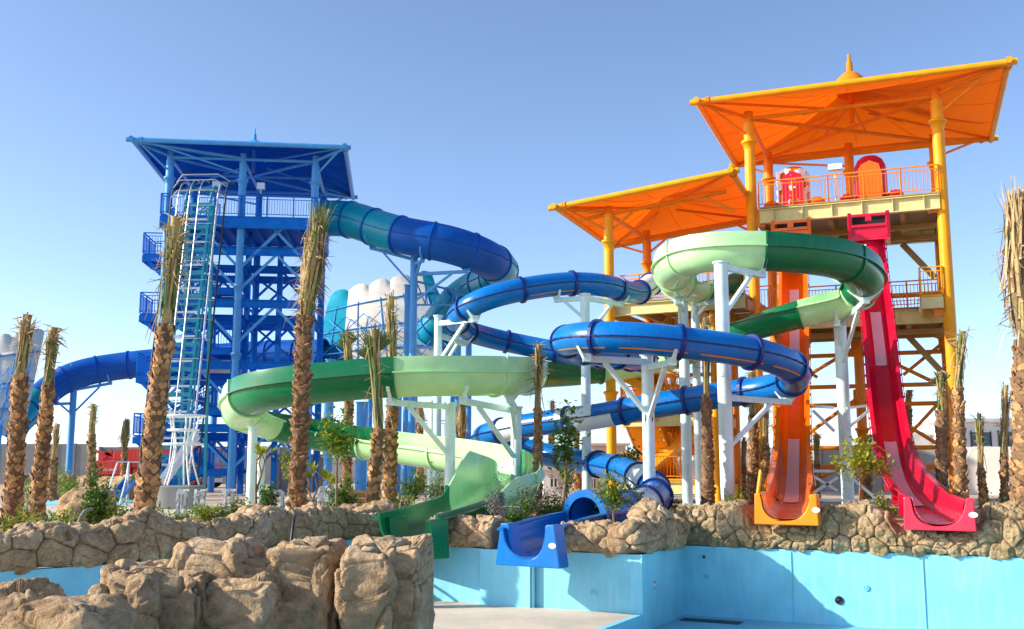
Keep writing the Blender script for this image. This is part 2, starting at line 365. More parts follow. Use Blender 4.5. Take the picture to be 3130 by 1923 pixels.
def rock_coping(P, label, H, prof, cw, ch, seed, m='rock', dome=.09, smooth=10, name='rock_edging'):
    rnd = random.Random(seed); P = resample([Vector((p.x, p.y, 0)) for p in P], .08)
    for _ in range(smooth): P = [P[0]]+[(P[i-1]+P[i]*2+P[i+1])/4 for i in range(1, len(P)-1)]+[P[-1]]
    cum = [0]
    for a, c in zip(P[:-1], P[1:]): cum.append(cum[-1]+(c-a).length)
    L = cum[-1]
    nrm = []
    for i in range(len(P)):
        a, c = P[max(0, i-4)], P[min(len(P)-1, i+4)]; t = (c-a).normalized(); nrm.append(Vector((t.y, -t.x, 0)))
    pl = [0]
    for a, c in zip(prof[:-1], prof[1:]): pl.append(pl[-1]+math.hypot((c[0]-a[0]), (c[1]-a[1])*.7))
    T = pl[-1]
    def base(s):
        s = max(0, min(L-1e-4, s)); i = min(len(P)-2, int(s/L*(len(P)-1)))
        while cum[i] > s: i -= 1
        while cum[i+1] < s: i += 1
        f = (s-cum[i])/(cum[i+1]-cum[i]); return P[i].lerp(P[i+1], f), nrm[i].lerp(nrm[i+1], f)
    def pos(s, t):
        t = max(0, min(T-1e-5, t)); i = 0
        while pl[i+1] < t: i += 1
        f = (t-pl[i])/(pl[i+1]-pl[i]); f2 = f
        o_ = prof[i][0]*(1-f2)+prof[i+1][0]*f2; z = prof[i][1]*(1-f2)+prof[i+1][1]*f2
        p, n = base(s); h = H(s); q = p+n*o_; q = Vector((q.x, q.y, z*h))
        if z < .2: q.z += .05*noise.noise((s*3, seed, 0))
        return q
    def nor(s, t):
        a = pos(s+.03, t)-pos(s-.03, t); c = pos(s, t+.03)-pos(s, t-.03); n = a.cross(c)
        return n.normalized() if n.length > 1e-9 else Vector((0, 0, 1))
    root = thing(name, label, 'rock edging', P[len(P)//2])
    # backing
    b = MB(); ns = max(2, int(L/.12)); ntt = 14; vs = []
    for i in range(ns+1):
        for j in range(ntt+1):
            s, t = L*i/ns, T*j/ntt; vs.append(pos(s, t)-nor(s, t)*.03)
    b.add(vs, [(i*(ntt+1)+j, (i+1)*(ntt+1)+j, (i+1)*(ntt+1)+j+1, i*(ntt+1)+j+1) for i in range(ns) for j in range(ntt)], True)
    b.add(vs, [list(range(ntt+1)), list(range(ns*(ntt+1), (ns+1)*(ntt+1)))[::-1]])
    b.build('mortar', M['mortar'], root, recalc=False)
    nx, ny = max(1, round(L/cw)), max(2, round(T/ch)); seeds = []
    for i in range(-1, nx+1):
        for j in range(-1, ny+1):
            seeds.append(((i+.5+rnd.uniform(-.36, .36)+(.5 if j % 2 else 0)-.25)*L/nx, (j+.5+rnd.uniform(-.33, .33))*T/ny))
    for k, (sx, sy) in enumerate(seeds):
        if not (-.05 < sx < L+.05 and -.03 < sy < T): continue
        poly = [(0, -.03), (L, -.03), (L, T), (0, T)]
        for (qx, qy) in seeds:
            dx, dy = qx-sx, qy-sy
            if (dx or dy) and abs(dx) < 3*cw and abs(dy) < 3*ch:
                poly = clip(poly, sx+dx/2, sy+dy/2, dx, dy)
                if len(poly) < 3: break
        if len(poly) < 3: continue
        # even boundary, rounded corners
        per = [math.dist(poly[i], poly[(i+1) % len(poly)]) for i in range(len(poly))]; tot = sum(per); nb = 36; B = []
        if tot < .25: continue
        for q in range(nb):
            d = tot*q/nb; i = 0
            while d > per[i]: d -= per[i]; i += 1
            f = d/per[i]; a, c = poly[i], poly[(i+1) % len(poly)]; B.append((a[0]+(c[0]-a[0])*f, a[1]+(c[1]-a[1])*f))
        for _ in range(1): B = [((B[i-1][0]+2*B[i][0]+B[(i+1) % nb][0])/4, (B[i-1][1]+2*B[i][1]+B[(i+1) % nb][1])/4) for i in range(nb)]
        cx = sum(p[0] for p in B)/nb; cy = sum(p[1] for p in B)/nb
        up = rnd.uniform(-.015, .04); dm = dome*.62*rnd.uniform(.5, 1.4); tl = (rnd.uniform(-.12, .12), rnd.uniform(-.12, .12))
        vs = []; rings = (1.0, .99, .96, .9, .82, .73, .63, .53, .43, .33, .22, .11)
        for r in rings:
            for (bx, by) in B:
                s, t = cx+(bx-cx)*r*.985, cy+(by-cy)*r*.985
                h = (-.05 if r == 1.0 else up+dm*(1-r**9)**.7-dm*.5)+tl[0]*(s-cx)+tl[1]*(t-cy)
                q = pos(s, t); w3 = q*2.6
                if r < .995: h += .05*noise.noise(w3)+.95*facet(q+noise.noise_vector(q*5)*.03, 6.0, seed)[0]+.7*facet(q+noise.noise_vector(q*9)*.02, 13, seed+3)[0]+.015*noise.noise(w3*6)
                vs.append(q+nor(s, t)*h)
        s, t = cx, cy; q = pos(s, t); vs.append(q+nor(s, t)*(up+dm*.5+.05*noise.noise(q*2.6)+.95*facet(q+noise.noise_vector(q*5)*.03, 6.0, seed)[0]+.7*facet(q+noise.noise_vector(q*9)*.02, 13, seed+3)[0]))
        b = MB(); nr = len(rings)
        b.add(vs, [(r*nb+i, r*nb+(i+1) % nb, (r+1)*nb+(i+1) % nb, (r+1)*nb+i) for r in range(nr-1) for i in range(nb)]+[((nr-1)*nb+i, (nr-1)*nb+(i+1) % nb, nr*nb) for i in range(nb)], True)
        b.build('stone', M[m], root, recalc=False)
    return root
PROF = [(.16, -.03), (.26, .22), (.27, .55), (.2, .82), (.02, .98), (-.22, 1.0), (-.42, .85), (-.55, .5), (-.6, 0)]
PROF2 = [(.14, -.03), (.2, .2), (.21, .5), (.16, .78), (.02, .96), (-.2, 1.0), (-.4, .85), (-.5, .4), (-.55, 0)]
def hn(seed, a, b, f=.8): return lambda s: a+b*noise.noise((s*f, seed*1.7, .3))
rock_coping(LP, 'long brown rock edging of the left pool below the palms', hn(3, .66, .3, .75), PROF, .52, .42, 3, 'rock', .10)
sg = [slide_to(C1, -U2, px) for px in (1322, 1520, 1712)]
def hB(s): return .56+.1*noise.noise((s*1.5, 5, 0))
rock_coping([C1-U2*sg[0], C1-U2*sg[1]], 'short rock edging between the green and blue slide mouths', hB, PROF, .42, .38, 11, 'rock', .1)
LB = sg[2]+2.45
def hC(s):
    return .50+.08*noise.noise((s*1.6, 9, 0))+.38*math.exp(-((s-sg[2]-1.0)/.42)**2)
rock_coping([C1-U2*sg[2], C1+U2*.02, C2-D2*.25], 'rock edging from the blue mouth round the pool corner', hC, PROF, .46, .4, 21, 'rock', .11, 14)
so_, sr_ = slide_to(C2, U2, 2400), slide_to(C2, U2, 2868)
def hD(s):
    h = .80+.1*noise.noise((s*1.3, 17, 0))+.12*math.exp(-((s-sr_-1.25)/.5)**2)
    for c, lv, wd in ((so_, .40, .66), (sr_, .40, .72)):
        k = max(0, min(1, (wd+.14-abs(s-c))/.16)); h = h*(1-k)+lv*k
    return h
rock_coping([C2+D2*.02, C2+U2*8.2], 'tall pale rock edging carrying the orange and red slide mouths', hD, PROF2, .34, .27, 31, 'rock_pale', .075, 2)

# ---- free boulders in front
def boulder_mesh(b, c, size, seed, nu=96, nv=64, box=3.2, rough=1.0, rot=0, crack=.5):
    c = Vector(c); cr, sr = math.cos(rot), math.sin(rot); sgn = lambda v, p: math.copysign(abs(v)**p, v); e = 2/box; vs = []
    sd = Vector((seed*3.1, seed*1.7, seed*.9))
    for j in range(nv+1):
        ph = -math.pi/2+math.pi*j/nv
        for i in range(nu):
            th = 2*math.pi*i/nu
            d = Vector((sgn(math.cos(th), e)*sgn(math.cos(ph), e), sgn(math.sin(th), e)*sgn(math.cos(ph), e), sgn(math.sin(ph), e)))
            p = Vector((d.x*size[0], d.y*size[1], d.z*size[2])); n = d.normalized()
            q = p*1.0+sd; qq = Vector((q.x, q.y, q.z*.72))+noise.noise_vector(q*2.2)*.09
            f1, e1 = facet(qq, 1.9, seed); f2, e2 = facet(qq, 4.6, seed+2)
            f3, e3 = facet(qq+noise.noise_vector(q*6)*.03, 10.5, seed+5)
            k = .05*noise.noise(q*1.2)+.5*f1+.62*f2+.5*f3+.02*noise.noise(q*8)+.011*noise.noise(q*18)+.007*noise.noise(q*38)
            k -= crack*(.07*max(0, 1-e1*22)**1.5+.035*max(0, 1-e2*30)**1.5)
            p += n*k*rough
            vs.append(c+Vector((p.x*cr-p.y*sr, p.x*sr+p.y*cr, p.z)))
    b.add(vs, [(j*nu+i, j*nu+(i+1) % nu, (j+1)*nu+(i+1) % nu, (j+1)*nu+i) for j in range(nv) for i in range(nu)], True)
    return b
def boulder(name, c, size, seed, root=None, label=None, **k):
    b = MB(); boulder_mesh(b, c, size, seed, **k)
    if root is None: o = b.build(name, M['rock'], None, recalc=False, off=Vector(c)); o.location = c; tag(o, label, 'boulder')
    else: o = b.build(name, M['rock'], root, recalc=False)
    return o
def bspan(x0, x1, ytop, Y, zb=-1.1, dep=.5):   # block that fills columns x0..x1 with its top at row ytop
    a, c = W(x0, ytop, Y), W(x1, ytop, Y); zt = a.z; return Vector(((a.x+c.x)/2, Y+.1, (zt+zb)/2)), ((c.x-a.x)/2, dep, (zt-zb)/2)
c, s = bspan(-80, 405, 1858, 5.6, -.6, .4); boulder('boulder', c, s, 1, None, 'flat topped sunlit boulder in the bottom left corner', box=3.4, rough=.75, crack=.35)
c, s = bspan(-120, 190, 1788, 7.6, -.6, .4); boulder('boulder', c, s, 2, None, 'low brown boulder at the left edge behind the flat one', box=3.2, rough=.8, crack=.4)
root = thing('rock_outcrop', 'large fissured brown rock outcrop in the foreground', 'rock outcrop', (-2, 7.3, -1.05))
for i, (x0, x1, yt, Y, dep, bx) in enumerate([(268, 530, 1735, 6.75, .4, 4.2), (400, 665, 1742, 7.0, .40, 9), (568, 775, 1660, 7.4, .45, 8), (700, 900, 1698, 7.42, .45, 10), (845, 1042, 1666, 7.45, .45, 9), (640, 860, 1775, 7.06, .35, 8)]):
    c, s = bspan(x0, x1, yt, Y, -1.15, dep); boulder('stone', c, s, 30+i, root, box=bx, rough=.9, nu=190, nv=130, crack=1.0)
root = thing('rock_outcrop', 'upright fissured rock block in front of the green slide mouth', 'rock outcrop', (-.9, 7.2, -1.05))
for i, (x0, x1, yt, Y, dep, bx) in enumerate([(1052, 1225, 1668, 7.25, .42, 9), (1165, 1307, 1652, 7.42, .42, 10)]):
    c, s = bspan(x0, x1, yt, Y, -1.15, dep); boulder('stone', c, s, 50+i, root, box=bx, rough=.8, nu=190, nv=130, crack=1.0)
for px, py, r, lb in ((775, 1578, .36, 'rounded rock standing up behind the left edging'), (1165, 1560, .30, 'pale boulder left of the green slide mouth'), (1245, 1575, .27, 'small pale boulder touching the green slide mouth'), (1070, 1572, .34, 'brown boulder under the twin palm trunks'), (270, 1550, .6, 'dark boulder leaning behind the second palm')):
    p = W(px, py, 24 if px > 400 else 27); p.z = max(.1, p.z-.1); boulder('boulder', p, (r*1.3, r, r), int(px), None, lb, box=2.3, nu=48, nv=32, rough=.8, crack=.5)
# ================================================================ water slides
def catmull(ctrl, st=.16):
    P = [c for c in ctrl]; Q = [P[0]*2-P[1]]+P+[P[-1]*2-P[-2]]; out = []; idx = []
    for i in range(1, len(Q)-2):
        a, b, c, d = Q[i-1], Q[i], Q[i+1], Q[i+2]; n = max(3, int((c-b).length/st)); idx.append(len(out))
        t0 = 0; t1 = t0+(b-a).length**.5; t2 = t1+(c-b).length**.5; t3 = t2+(d-c).length**.5
        for k in range(n):
            t = t1+(t2-t1)*k/n
            A1 = a*((t1-t)/(t1-t0))+b*((t-t0)/(t1-t0)); A2 = b*((t2-t)/(t2-t1))+c*((t-t1)/(t2-t1)); A3 = c*((t3-t)/(t3-t2))+d*((t-t2)/(t3-t2))
            B1 = A1*((t2-t)/(t2-t0))+A2*((t-t0)/(t2-t0)); B2 = A2*((t3-t)/(t3-t1))+A3*((t-t1)/(t3-t1))
            out.append(B1*((t2-t)/(t2-t1))+B2*((t-t1)/(t2-t1)))
    idx.append(len(out)); out.append(P[-1]); return out, idx
class Path:
    def __init__(s, ctrl, sm=24, st=.16):
        s.ctrl = ctrl; s.p, s.idx = catmull([W(*c[:3]) for c in ctrl], st)
        for _ in range(sm): s.p = [s.p[0]]+[(s.p[i-1]+s.p[i]*2+s.p[i+1])/4 for i in range(1, len(s.p)-1)]+[s.p[-1]]
        n = len(s.p); s.t = [(s.p[min(n-1, i+1)]-s.p[max(0, i-1)]).normalized() for i in range(n)]
        s.side = [Vector((t.y, -t.x, 0)).normalized() if abs(t.z) < .999 else Vector((1, 0, 0)) for t in s.t]     # right-hand side
        s.up = [a.cross(t).normalized() for a, t in zip(s.side, s.t)]
        s.cum = [0]
        for a, b in zip(s.p[:-1], s.p[1:]): s.cum.append(s.cum[-1]+(b-a).length)
    def at(s, px, py, Y=None):
        best = None
        for i, p in enumerate(s.p):
            q = proj(p); d = (q[0]-px)**2+(q[1]-py)**2+(((p.y-Y)*12)**2 if Y else 0)
            if best is None or d < best[0]: best = (d, i)
        return best[1]
def sweep(b, path, i0, i1, prof, closed=True, caps=False, m=None):
    """prof(i) -> list of (side, up) offsets"""
    vs = []; k = None
    for i in range(i0, i1+1):
        pr = prof(i); k = len(pr)
        for (x, y) in pr: vs.append(path.p[i]+path.side[i]*x+path.up[i]*y)
    n = i1-i0; kk = k if closed else k-1
    b.add(vs, [(r*k+j, r*k+(j+1) % k, (r+1)*k+(j+1) % k, (r+1)*k+j) for r in range(n) for j in range(kk)], True)
    if caps: b.add(vs, [list(range(k)), list(range(n*k, (n+1)*k))[::-1]])
    return b
def circ(r, n=26, a0=0, a1=None):
    return [(r*math.cos(2*math.pi*j/n), r*math.sin(2*math.pi*j/n)) for j in range(n)]
def ring(b, path, i, r0, r1, w):        # bolted flange ring with a bolt circle
    p, t, a, u = path.p[i], path.t[i], path.side[i], path.up[i]; n = 28; vs = []
    for (r, h) in ((r0, -w/2), (r1, -w/2), (r1, w/2), (r0, w/2)):
        for j in range(n): g = 2*math.pi*j/n; vs.append(p+t*h+(a*math.cos(g)+u*math.sin(g))*r)
    b.add(vs, [(k*n+j, k*n+(j+1) % n, ((k+1) % 4)*n+(j+1) % n, ((k+1) % 4)*n+j) for k in range(4) for j in range(n)])
def tube_slide(root, path, r, cols, flange_mat, spacing=2.3, seam=True, stripes=None, half=None, fl=.07):
    """cols: list of (start control index, material); one tube_section per stretch between flanges"""
    n = len(path.p)-1; marks = sorted(set([0, n]+[path.idx[c] for c, _ in cols])); cuts = []
    for a, c in zip(marks[:-1], marks[1:]):
        L = path.cum[c]-path.cum[a]; k = max(1, round(L/spacing)); q = [a]
        for j in range(1, k): q.append(min(range(a, c), key=lambda i: abs(path.cum[i]-path.cum[a]-L*j/k)))
        cuts += q
    cuts = sorted(set(cuts+[n]))
    for s0, s1 in zip(cuts[:-1], cuts[1:]):
        if s1 <= s0: continue
        mm = [m for c, m in cols if path.idx[c] <= s0][-1]
        b = MB(); vs = []
        pr = circ(r, 28)
        sweep(b, path, s0, s1, lambda i: circ(r, 28)); sweep(b, path, s0, s1, lambda i: circ(r-.025, 28)[::-1])
        sec = b.build('tube_section', M[mm], root, recalc=False)
        if seam:
            b = MB()
            for sg_ in (1, -1):
                sweep(b, path, s0, s1, lambda i: [(sg_*(r-.02), -.016), (sg_*(r+.045), -.016), (sg_*(r+.045), .016), (sg_*(r-.02), .016)])
            for i in range(s0+1, s1, 2):
                for sg_ in (1, -1):
                    c = path.p[i]+path.side[i]*sg_*(r+.03); b.box(c, .035, .035, .06)
            tag(b.build('seam_flange', M[flange_mat], sec), kind='stuff')
        if stripes and s1-s0 > 5:
            for g in stripes:
                b = MB(); g0, g1 = g-.045, g+.045; rr = r+.006
                sweep(b, path, s0+2, s1-2, lambda i: [(rr*math.cos(g0), rr*math.sin(g0)), (rr*math.cos(g1), rr*math.sin(g1))], closed=False)
                b.build('stripe', M['stripe'], sec, recalc=False)
        b = MB(); ring(b, path, s0, r-.01, r+fl, .1)
        b.build('flange', M[flange_mat], root)
        if s1 == n: b = MB(); ring(b, path, s1, r-.03, r+fl, .07); b.build('flange', M[flange_mat], root)
    return cuts
def steel_post(px, Y, pytop, r, m, label, arms=(), cat='steel post', group=None, name='support_post', z0=0, pxtop=None):
    top = W(px, pytop, Y); t = thing(name, label, cat, (top.x, Y, z0), group); b = MB()
    p0 = Vector((top.x, Y, z0)); b.tube(p0, top, r, 18); b.lathe(p0, [(r*1.05, .06), (r*1.8, .055), (r*1.8, 0)], 18)
    b.build('shaft', M[m], t)
    b = MB(); b.tube(top-Vector((0, 0, .03)), top+Vector((0, 0, .02)), r*1.25, 18); b.build('cap_plate', M[m], t)
    for (path, i, rad) in arms:
        q = path.p[i]-path.up[i]*(rad+.02); d = (q-top); dh = Vector((d.x, d.y, 0)); z = min(top.z-.15, q.z-.16)
        b = MB(); e = Vector((q.x, q.y, q.z-.12)); s = Vector((top.x, top.y, min(top.z-.12, e.z+.05)))
        b.bar(s, e, .16, .17); 
        lo = Vector((top.x, top.y, s.z-min(1.5, max(.6, dh.length*.75)))); mid = s.lerp(e, .72)
        b.bar(lo, mid-Vector((0, 0, .08)), .11, .11)
        b.box(e+Vector((0, 0, .03)), .22, .22, .22); b.box(lo, .22, .3, .34)
        ar = b.build('arm', M[m], t)
        # cradle under the slide
        b = MB(); a, u, tt = path.side[i], path.up[i], path.t[i]; pts = []; P = path.p[i]
        for k in range(9):
            g = math.pi*(1.18+.64*k/8); pts.append(P+(a*math.cos(g)+u*math.sin(g))*(rad+.03))
        poly = pts+[e+a*.14, e-a*.14]
        b.prism([v-tt*.05 for v in poly], tt*.1); b.build('saddle', M[m], ar)
    return t

# ---- blue enclosed tube slide
BR = .425
BC = [(2075, 822, 42.5), (2030, 838, 42), (1990, 868, 41), (1955, 895, 39.8), (1905, 890, 38.4), (1860, 874, 37.6), (1760, 866, 37), (1660, 874, 36.6), (1580, 888, 36.2), (1505, 905, 36), (1440, 932, 36.2), (1403, 962, 37), (1398, 988, 38.6),
      (1415, 1007, 40), (1445, 1018, 41), (1500, 1034, 41.5), (1600, 1055, 41.8), (1680, 1071, 41.5), (1780, 1086, 41), (1880, 1095, 39.6), (1950, 1098, 37.6), (1975, 1096, 35.6), (1940, 1090, 33.6), (1870, 1082, 32.2), (1790, 1070, 31), (1738, 1052, 29.6), (1735, 1038, 28.2),
      (1790, 1032, 27.2), (1900, 1031, 26.7), (2000, 1038, 26.6), (2095, 1048, 26.7), (2205, 1062, 26.9), (2314, 1080, 27.3), (2390, 1104, 28), (2432, 1132, 29), (2430, 1158, 30.2), (2400, 1176, 31.2),
      (2340, 1190, 32), (2259, 1200, 32.6), (2132, 1219, 33.2), (2022, 1236, 33.8), (1955, 1249, 34.2), (1850, 1268, 34.8), (1805, 1276, 35), (1760, 1281, 35.2), (1664, 1293, 36), (1590, 1305, 36.6), (1532, 1318, 37.2), (1482, 1330, 38), (1476, 1341, 39),
      (1510, 1352, 39.8), (1604, 1374, 39.6), (1714, 1400, 38.4), (1823, 1418, 36.6), (1895, 1433, 34.6), (1955, 1460, 32), (1998, 1492, 29.4), (2003, 1518, 27.4), (1972, 1543, 25.6), (1920, 1562, 24.2), (1860, 1572, 23.2), (1790, 1577, 22.4)]
BP = Path(BC, 14)
bl = thing('tube_slide', 'blue enclosed tube slide winding in stacked loops in front of the towers', 'water slide', (BP.p[-1].x, BP.p[-1].y, 0))
ix = {c[:2]: i for i, c in enumerate(BC)}
cols = [(0, 'blue'), (ix[(1990, 868)], 'white_fg'), (ix[(1955, 895)], 'blue'), (ix[(1590, 1305)], 'white_fg'), (ix[(1532, 1318)], 'blue'), (ix[(1895, 1433)], 'blue'), (ix[(1955, 1460)], 'white_fg'), (ix[(1998, 1492)], 'blue'), (ix[(1972, 1543)], 'white_fg'), (ix[(1920, 1562)], 'blue')]
tube_slide(bl, BP, BR, cols, 'blue_dark', 2.1, True, stripes=None)
for (a, c) in ((6, 9), (26, 34)):       # ochre dashes on the near side
    for g in (math.pi*1.25 if a == 6 else -math.pi*.25, ):
        i = BP.idx[a]
        while i < BP.idx[c]-6:
            L = 8+(i*7) % 6
            for gg in ((g, math.pi*.52) if a == 26 else (-math.pi*.75, math.pi*.52)):
                b = MB(); rr = BR+.006; sweep(b, BP, i, min(i+L, BP.idx[c]), lambda k: [(rr*math.cos(gg-.05), rr*math.sin(gg-.05)), (rr*math.cos(gg+.05), rr*math.sin(gg+.05))], closed=False); b.build('stripe', M['stripe'], bl, recalc=False)
            i += L+2
def half_patch(i0, i1, lo):             # half shell in white
    b = MB(); rr = BR+.008; gs = [(math.pi if lo else 0)+math.pi*k/12 for k in range(13)]
    sweep(b, BP, i0, i1, lambda k: [(rr*math.cos(g), rr*math.sin(g)) for g in gs], closed=False); b.build('white_half_shell', M['white_fg'], bl, recalc=False)
k = BP.at(1770, 1280, 35); half_patch(k-4, k+4, False); k = BP.at(1822, 1272, 35); half_patch(k-4, k+4, True)

# open end of a slide: run-out trough with a flared mouth plate
def trough(i, path, R0, wall, th=.03, n=16, wl=None):
    wl = wall if wl is None else wl
    out = [(-R0-.02, wl)]+[(R0*math.cos(math.pi+math.pi*k/n), R0*math.sin(math.pi+math.pi*k/n)) for k in range(n+1)]+[(R0+.02, wall)]
    inn = [(x*(R0-th)/R0, y*(R0-th)/R0 if y < 0 else y) for x, y in out][::-1]
    return out+inn
def mouth(root, p, fw, r, wtop, wbot, hgt, horn, dep, m, name='mouth_plate', inner=None, hornw=.16, taper=0):
    """p: centre of the channel bottom at the lip, fw: unit vector the way the rider leaves"""
    fw = Vector((fw.x, fw.y, 0)).normalized(); sd = Vector((fw.y, -fw.x, 0)); z = Vector((0, 0, 1)); n = 18
    ra = wtop/2-hornw-.03; U = [p+sd*(ra*math.copysign(abs(math.cos(math.pi+math.pi*k/n))**.8, math.cos(math.pi+math.pi*k/n)))+z*((horn-.03)*(1+math.sin(math.pi+math.pi*k/n))) for k in range(n+1)]
    topL = p-sd*(wtop/2)+z*horn; topR = p+sd*(wtop/2)+z*horn
    out = [topL+sd*hornw*0]+[p-sd*(wbot/2)-z*hgt, p+sd*(wbot/2)-z*hgt, topR]
    inner_up = [U[-1]+z*(horn-r-.02)+sd*(taper), ]
    poly_front = out+[p+sd*(wtop/2-hornw)+z*horn]+[v for v in reversed(U)]+[p-sd*(wtop/2-hornw)+z*horn]
    b = MB(); P = poly_front; nn = len(P); vs = [v+fw*(0 if (v-p).z > 0 else 0) for v in P]+[v-fw*dep for v in P]
    b.add(vs, [(i, (i+1) % nn, nn+(i+1) % nn, nn+i) for i in range(nn)])
    # fill the face in left, bottom and right strips
    q = len(U); fb = [v for v in U]
    def face(off):
        base = off; iL, iBL, iBR, iR, iRi = base, base+1, base+2, base+3, base+4
        u = lambda k: base+5+(q-1-k); iLi = base+5+q
        b.f.append([iL, iBL, u(0), iLi]); b.sm.append(False); b.mi.append(0)
        b.f.append([iR, iRi, u(q-1), iBR]); b.sm.append(False); b.mi.append(0)
        h = q//2
        for k in range(h): b.f.append([iBL, u(k+1), u(k)]); b.sm.append(False); b.mi.append(0)
        for k in range(h, q-1): b.f.append([iBR, u(k+1), u(k)]); b.sm.append(False); b.mi.append(0)
        b.f.append([iBL, iBR, u(h)]); b.sm.append(False); b.mi.append(0)
    face(0); face(nn)
    o = b.build(name, M[m], root); bv = o.modifiers.new('bevel', 'BEVEL'); bv.width = .02; bv.segments = 2; bv.limit_method = 'ANGLE'
    s = MB(); c = p-sd*(wtop/2-hornw*.35+.02)+z*(horn*.42)+fw*.004
    vs = [c+sd*(.075*math.cos(g))+z*(.05*math.sin(g)) for g in [2*math.pi*k/20 for k in range(20)]]; s.prism(vs, fw*.006); s.build('sticker', M['sticker'], root)
    return o
BRC = [(1790, 1577, 22.4), (1738, 1588, 21.2), (1680, 1604, 20.1), (1640, 1618, 19.4), (1610, 1630, 18.75)]
BR2 = Path(BRC, 3, .1)
b = MB(); sweep(b, BR2, 0, len(BR2.p)-1, lambda i: trough(i, BR2, .46, .05), caps=True); b.build('run_out', M['blue'], bl)
for q in (1, -1): b = MB(); sweep(b, BR2, 0, len(BR2.p)-1, lambda i: [(q*.44, .04), (q*.56, .04), (q*.56, .08), (q*.44, .08)], caps=True); b.build('rim', M['blue'], bl)
ring_b = MB(); ring(ring_b, BP, len(BP.p)-1, .4, .56, .12); ring_b.build('collar', M['blue'], bl)
e = BR2.p[-1]; mouth(bl, e-Vector((0, 0, .46)), NW*.95-U2*.1, .46, 1.14, 1.36, .13, .62, .34, 'blue', hornw=.16)

# ---- green open flume
GR = .64
GC = [(2235, 850, 41.5), (2190, 862, 41), (2130, 874, 40), (2080, 868, 38.4), (2066, 850, 36.2), (2055, 820, 34.2), (2088, 788, 32.5), (2130, 772, 31.6), (2210, 765, 31.2), (2327, 765, 31.1), (2433, 772, 31.2), (2560, 790, 31.8), (2622, 822, 32.8), (2645, 858, 34), (2630, 888, 35),
      (2594, 912, 35.5), (2510, 932, 35.6), (2440, 950, 35.8), (2310, 984, 36.6), (2200, 1024, 38.2), (2070, 1076, 41), (1950, 1108, 43.4), (1830, 1126, 43.2), (1700, 1136, 42.6), (1610, 1140, 41.2), (1560, 1142, 39.2), (1555, 1143, 37), (1585, 1144, 34.8), (1610, 1144, 32.8), (1595, 1143, 31.2),
      (1540, 1143, 30.2), (1450, 1143, 29.6), (1300, 1144, 29.3), (1210, 1146, 29.3), (1060, 1158, 29.5), (925, 1172, 29.8), (812, 1190, 30.4), (762, 1210, 31.4), (738, 1236, 33), (746, 1260, 35), (782, 1278, 36.8), (835, 1292, 37.8),
      (900, 1308, 38.2), (1000, 1330, 38), (1120, 1349, 37.4), (1250, 1367, 36.4), (1350, 1380, 35.4), (1450, 1395, 34), (1530, 1412, 32.4), (1578, 1436, 30.6), (1585, 1458, 28.8), (1560, 1482, 27), (1510, 1505, 25.2), (1450, 1528, 23.7), (1385, 1548, 22.4), (1320, 1570, 21.3), (1245, 1588, 20.3)]
GP = Path(GC, 14)
gl = thing('flume_slide', 'green open flume slide with alternating dark and pale green sections', 'water slide', (GP.p[-1].x, GP.p[-1].y, 0))
ig = {c[:2]: i for i, c in enumerate(GC)}
gcols = [(0, 'green'), (ig[(2130, 874)], 'mint_green'), (ig[(2327, 765)], 'green'), (ig[(2630, 888)], 'mint_green'), (ig[(2440, 950)], 'green'), (ig[(2070, 1076)], 'mint_green'), (ig[(1830, 1126)], 'green'), (ig[(1610, 1144)], 'mint_green'), (ig[(1210, 1146)], 'green'), (ig[(762, 1210)], 'mint_green'), (ig[(835, 1292)], 'green'), (ig[(1120, 1349)], 'mint_green'), (ig[(1530, 1412)], 'green'), (ig[(1578, 1436)], 'mint_green'), (ig[(1450, 1528)], 'green')]
# which side is the outside of the bend (high wall): +1 right of travel, -1 left
NG = len(GP.p)
swi = [(0, -.2), (ig[(2066, 850)], 1), (ig[(2594, 912)], 1), (ig[(2200, 1024)], 1), (ig[(1830, 1126)], 1), (ig[(1610, 1140)], 1), (ig[(1585, 1144)], -.6), (ig[(1595, 1143)], -1), (ig[(762, 1210)], -1), (ig[(1350, 1380)], -1), (ig[(1530, 1412)], -.9), (ig[(1560, 1482)], .0), (ig[(1510, 1505)], -.2), (len(GC)-1, 0)]
swi = [(GP.idx[a], v) for a, v in swi]
def gside(i):
    for (a, v), (c, u) in zip(swi[:-1], swi[1:]):
        if a <= i <= c: f = (i-a)/max(1, c-a); f = f*f*(3-2*f); return v+(u-v)*f
    return 0
WALL = .42
def gwall(i):
    s = gside(i); hr = WALL*max(.06, min(1, .25+.75*s)); hl = WALL*max(.06, min(1, .25-.75*s)); a, c, e = GP.idx[ig[(1578, 1436)]], GP.idx[ig[(1510, 1505)]], NG-1
    if i > a:
        f = min(1, (i-a)/(c-a)); hr = hr*(1-f)+.95*f; hl = hl*(1-f)+.32*f
        if i > c: f = (i-c)/(e-c); f = min(1, f*2.3); f = f*f*(3-2*f); hr = .95*(1-f)+.06*f; hl = .32*(1-f)+.06*f
    return hl, hr
def gprof(i):
    hl, hr = gwall(i)
    n = 16; R0 = GR; lx = .1; t = .04
    def wall(h, s): return [(s*R0, 0), (s*(R0+lx), .0), (s*(R0+lx), .035), (s*(R0+.012), .05), (s*(R0+.0+.03*h), h*.55+.05), (s*(R0-.05*h), h+.05)], [(s*(R0-.05*h-.035), h+.05), (s*(R0-t), .04), (s*(R0-t), 0)]
    Lo, Li = wall(hl, -1); Ro, Ri = wall(hr, 1)
    bot = [(R0*math.cos(math.pi+math.pi*k/n), R0*math.sin(math.pi+math.pi*k/n)) for k in range(1, n)]
    boti = [(x*(R0-t)/R0, y*(R0-t)/R0) for x, y in bot][::-1]
    return Lo[::-1]+bot+Ro+Ri+boti+Li[::-1]
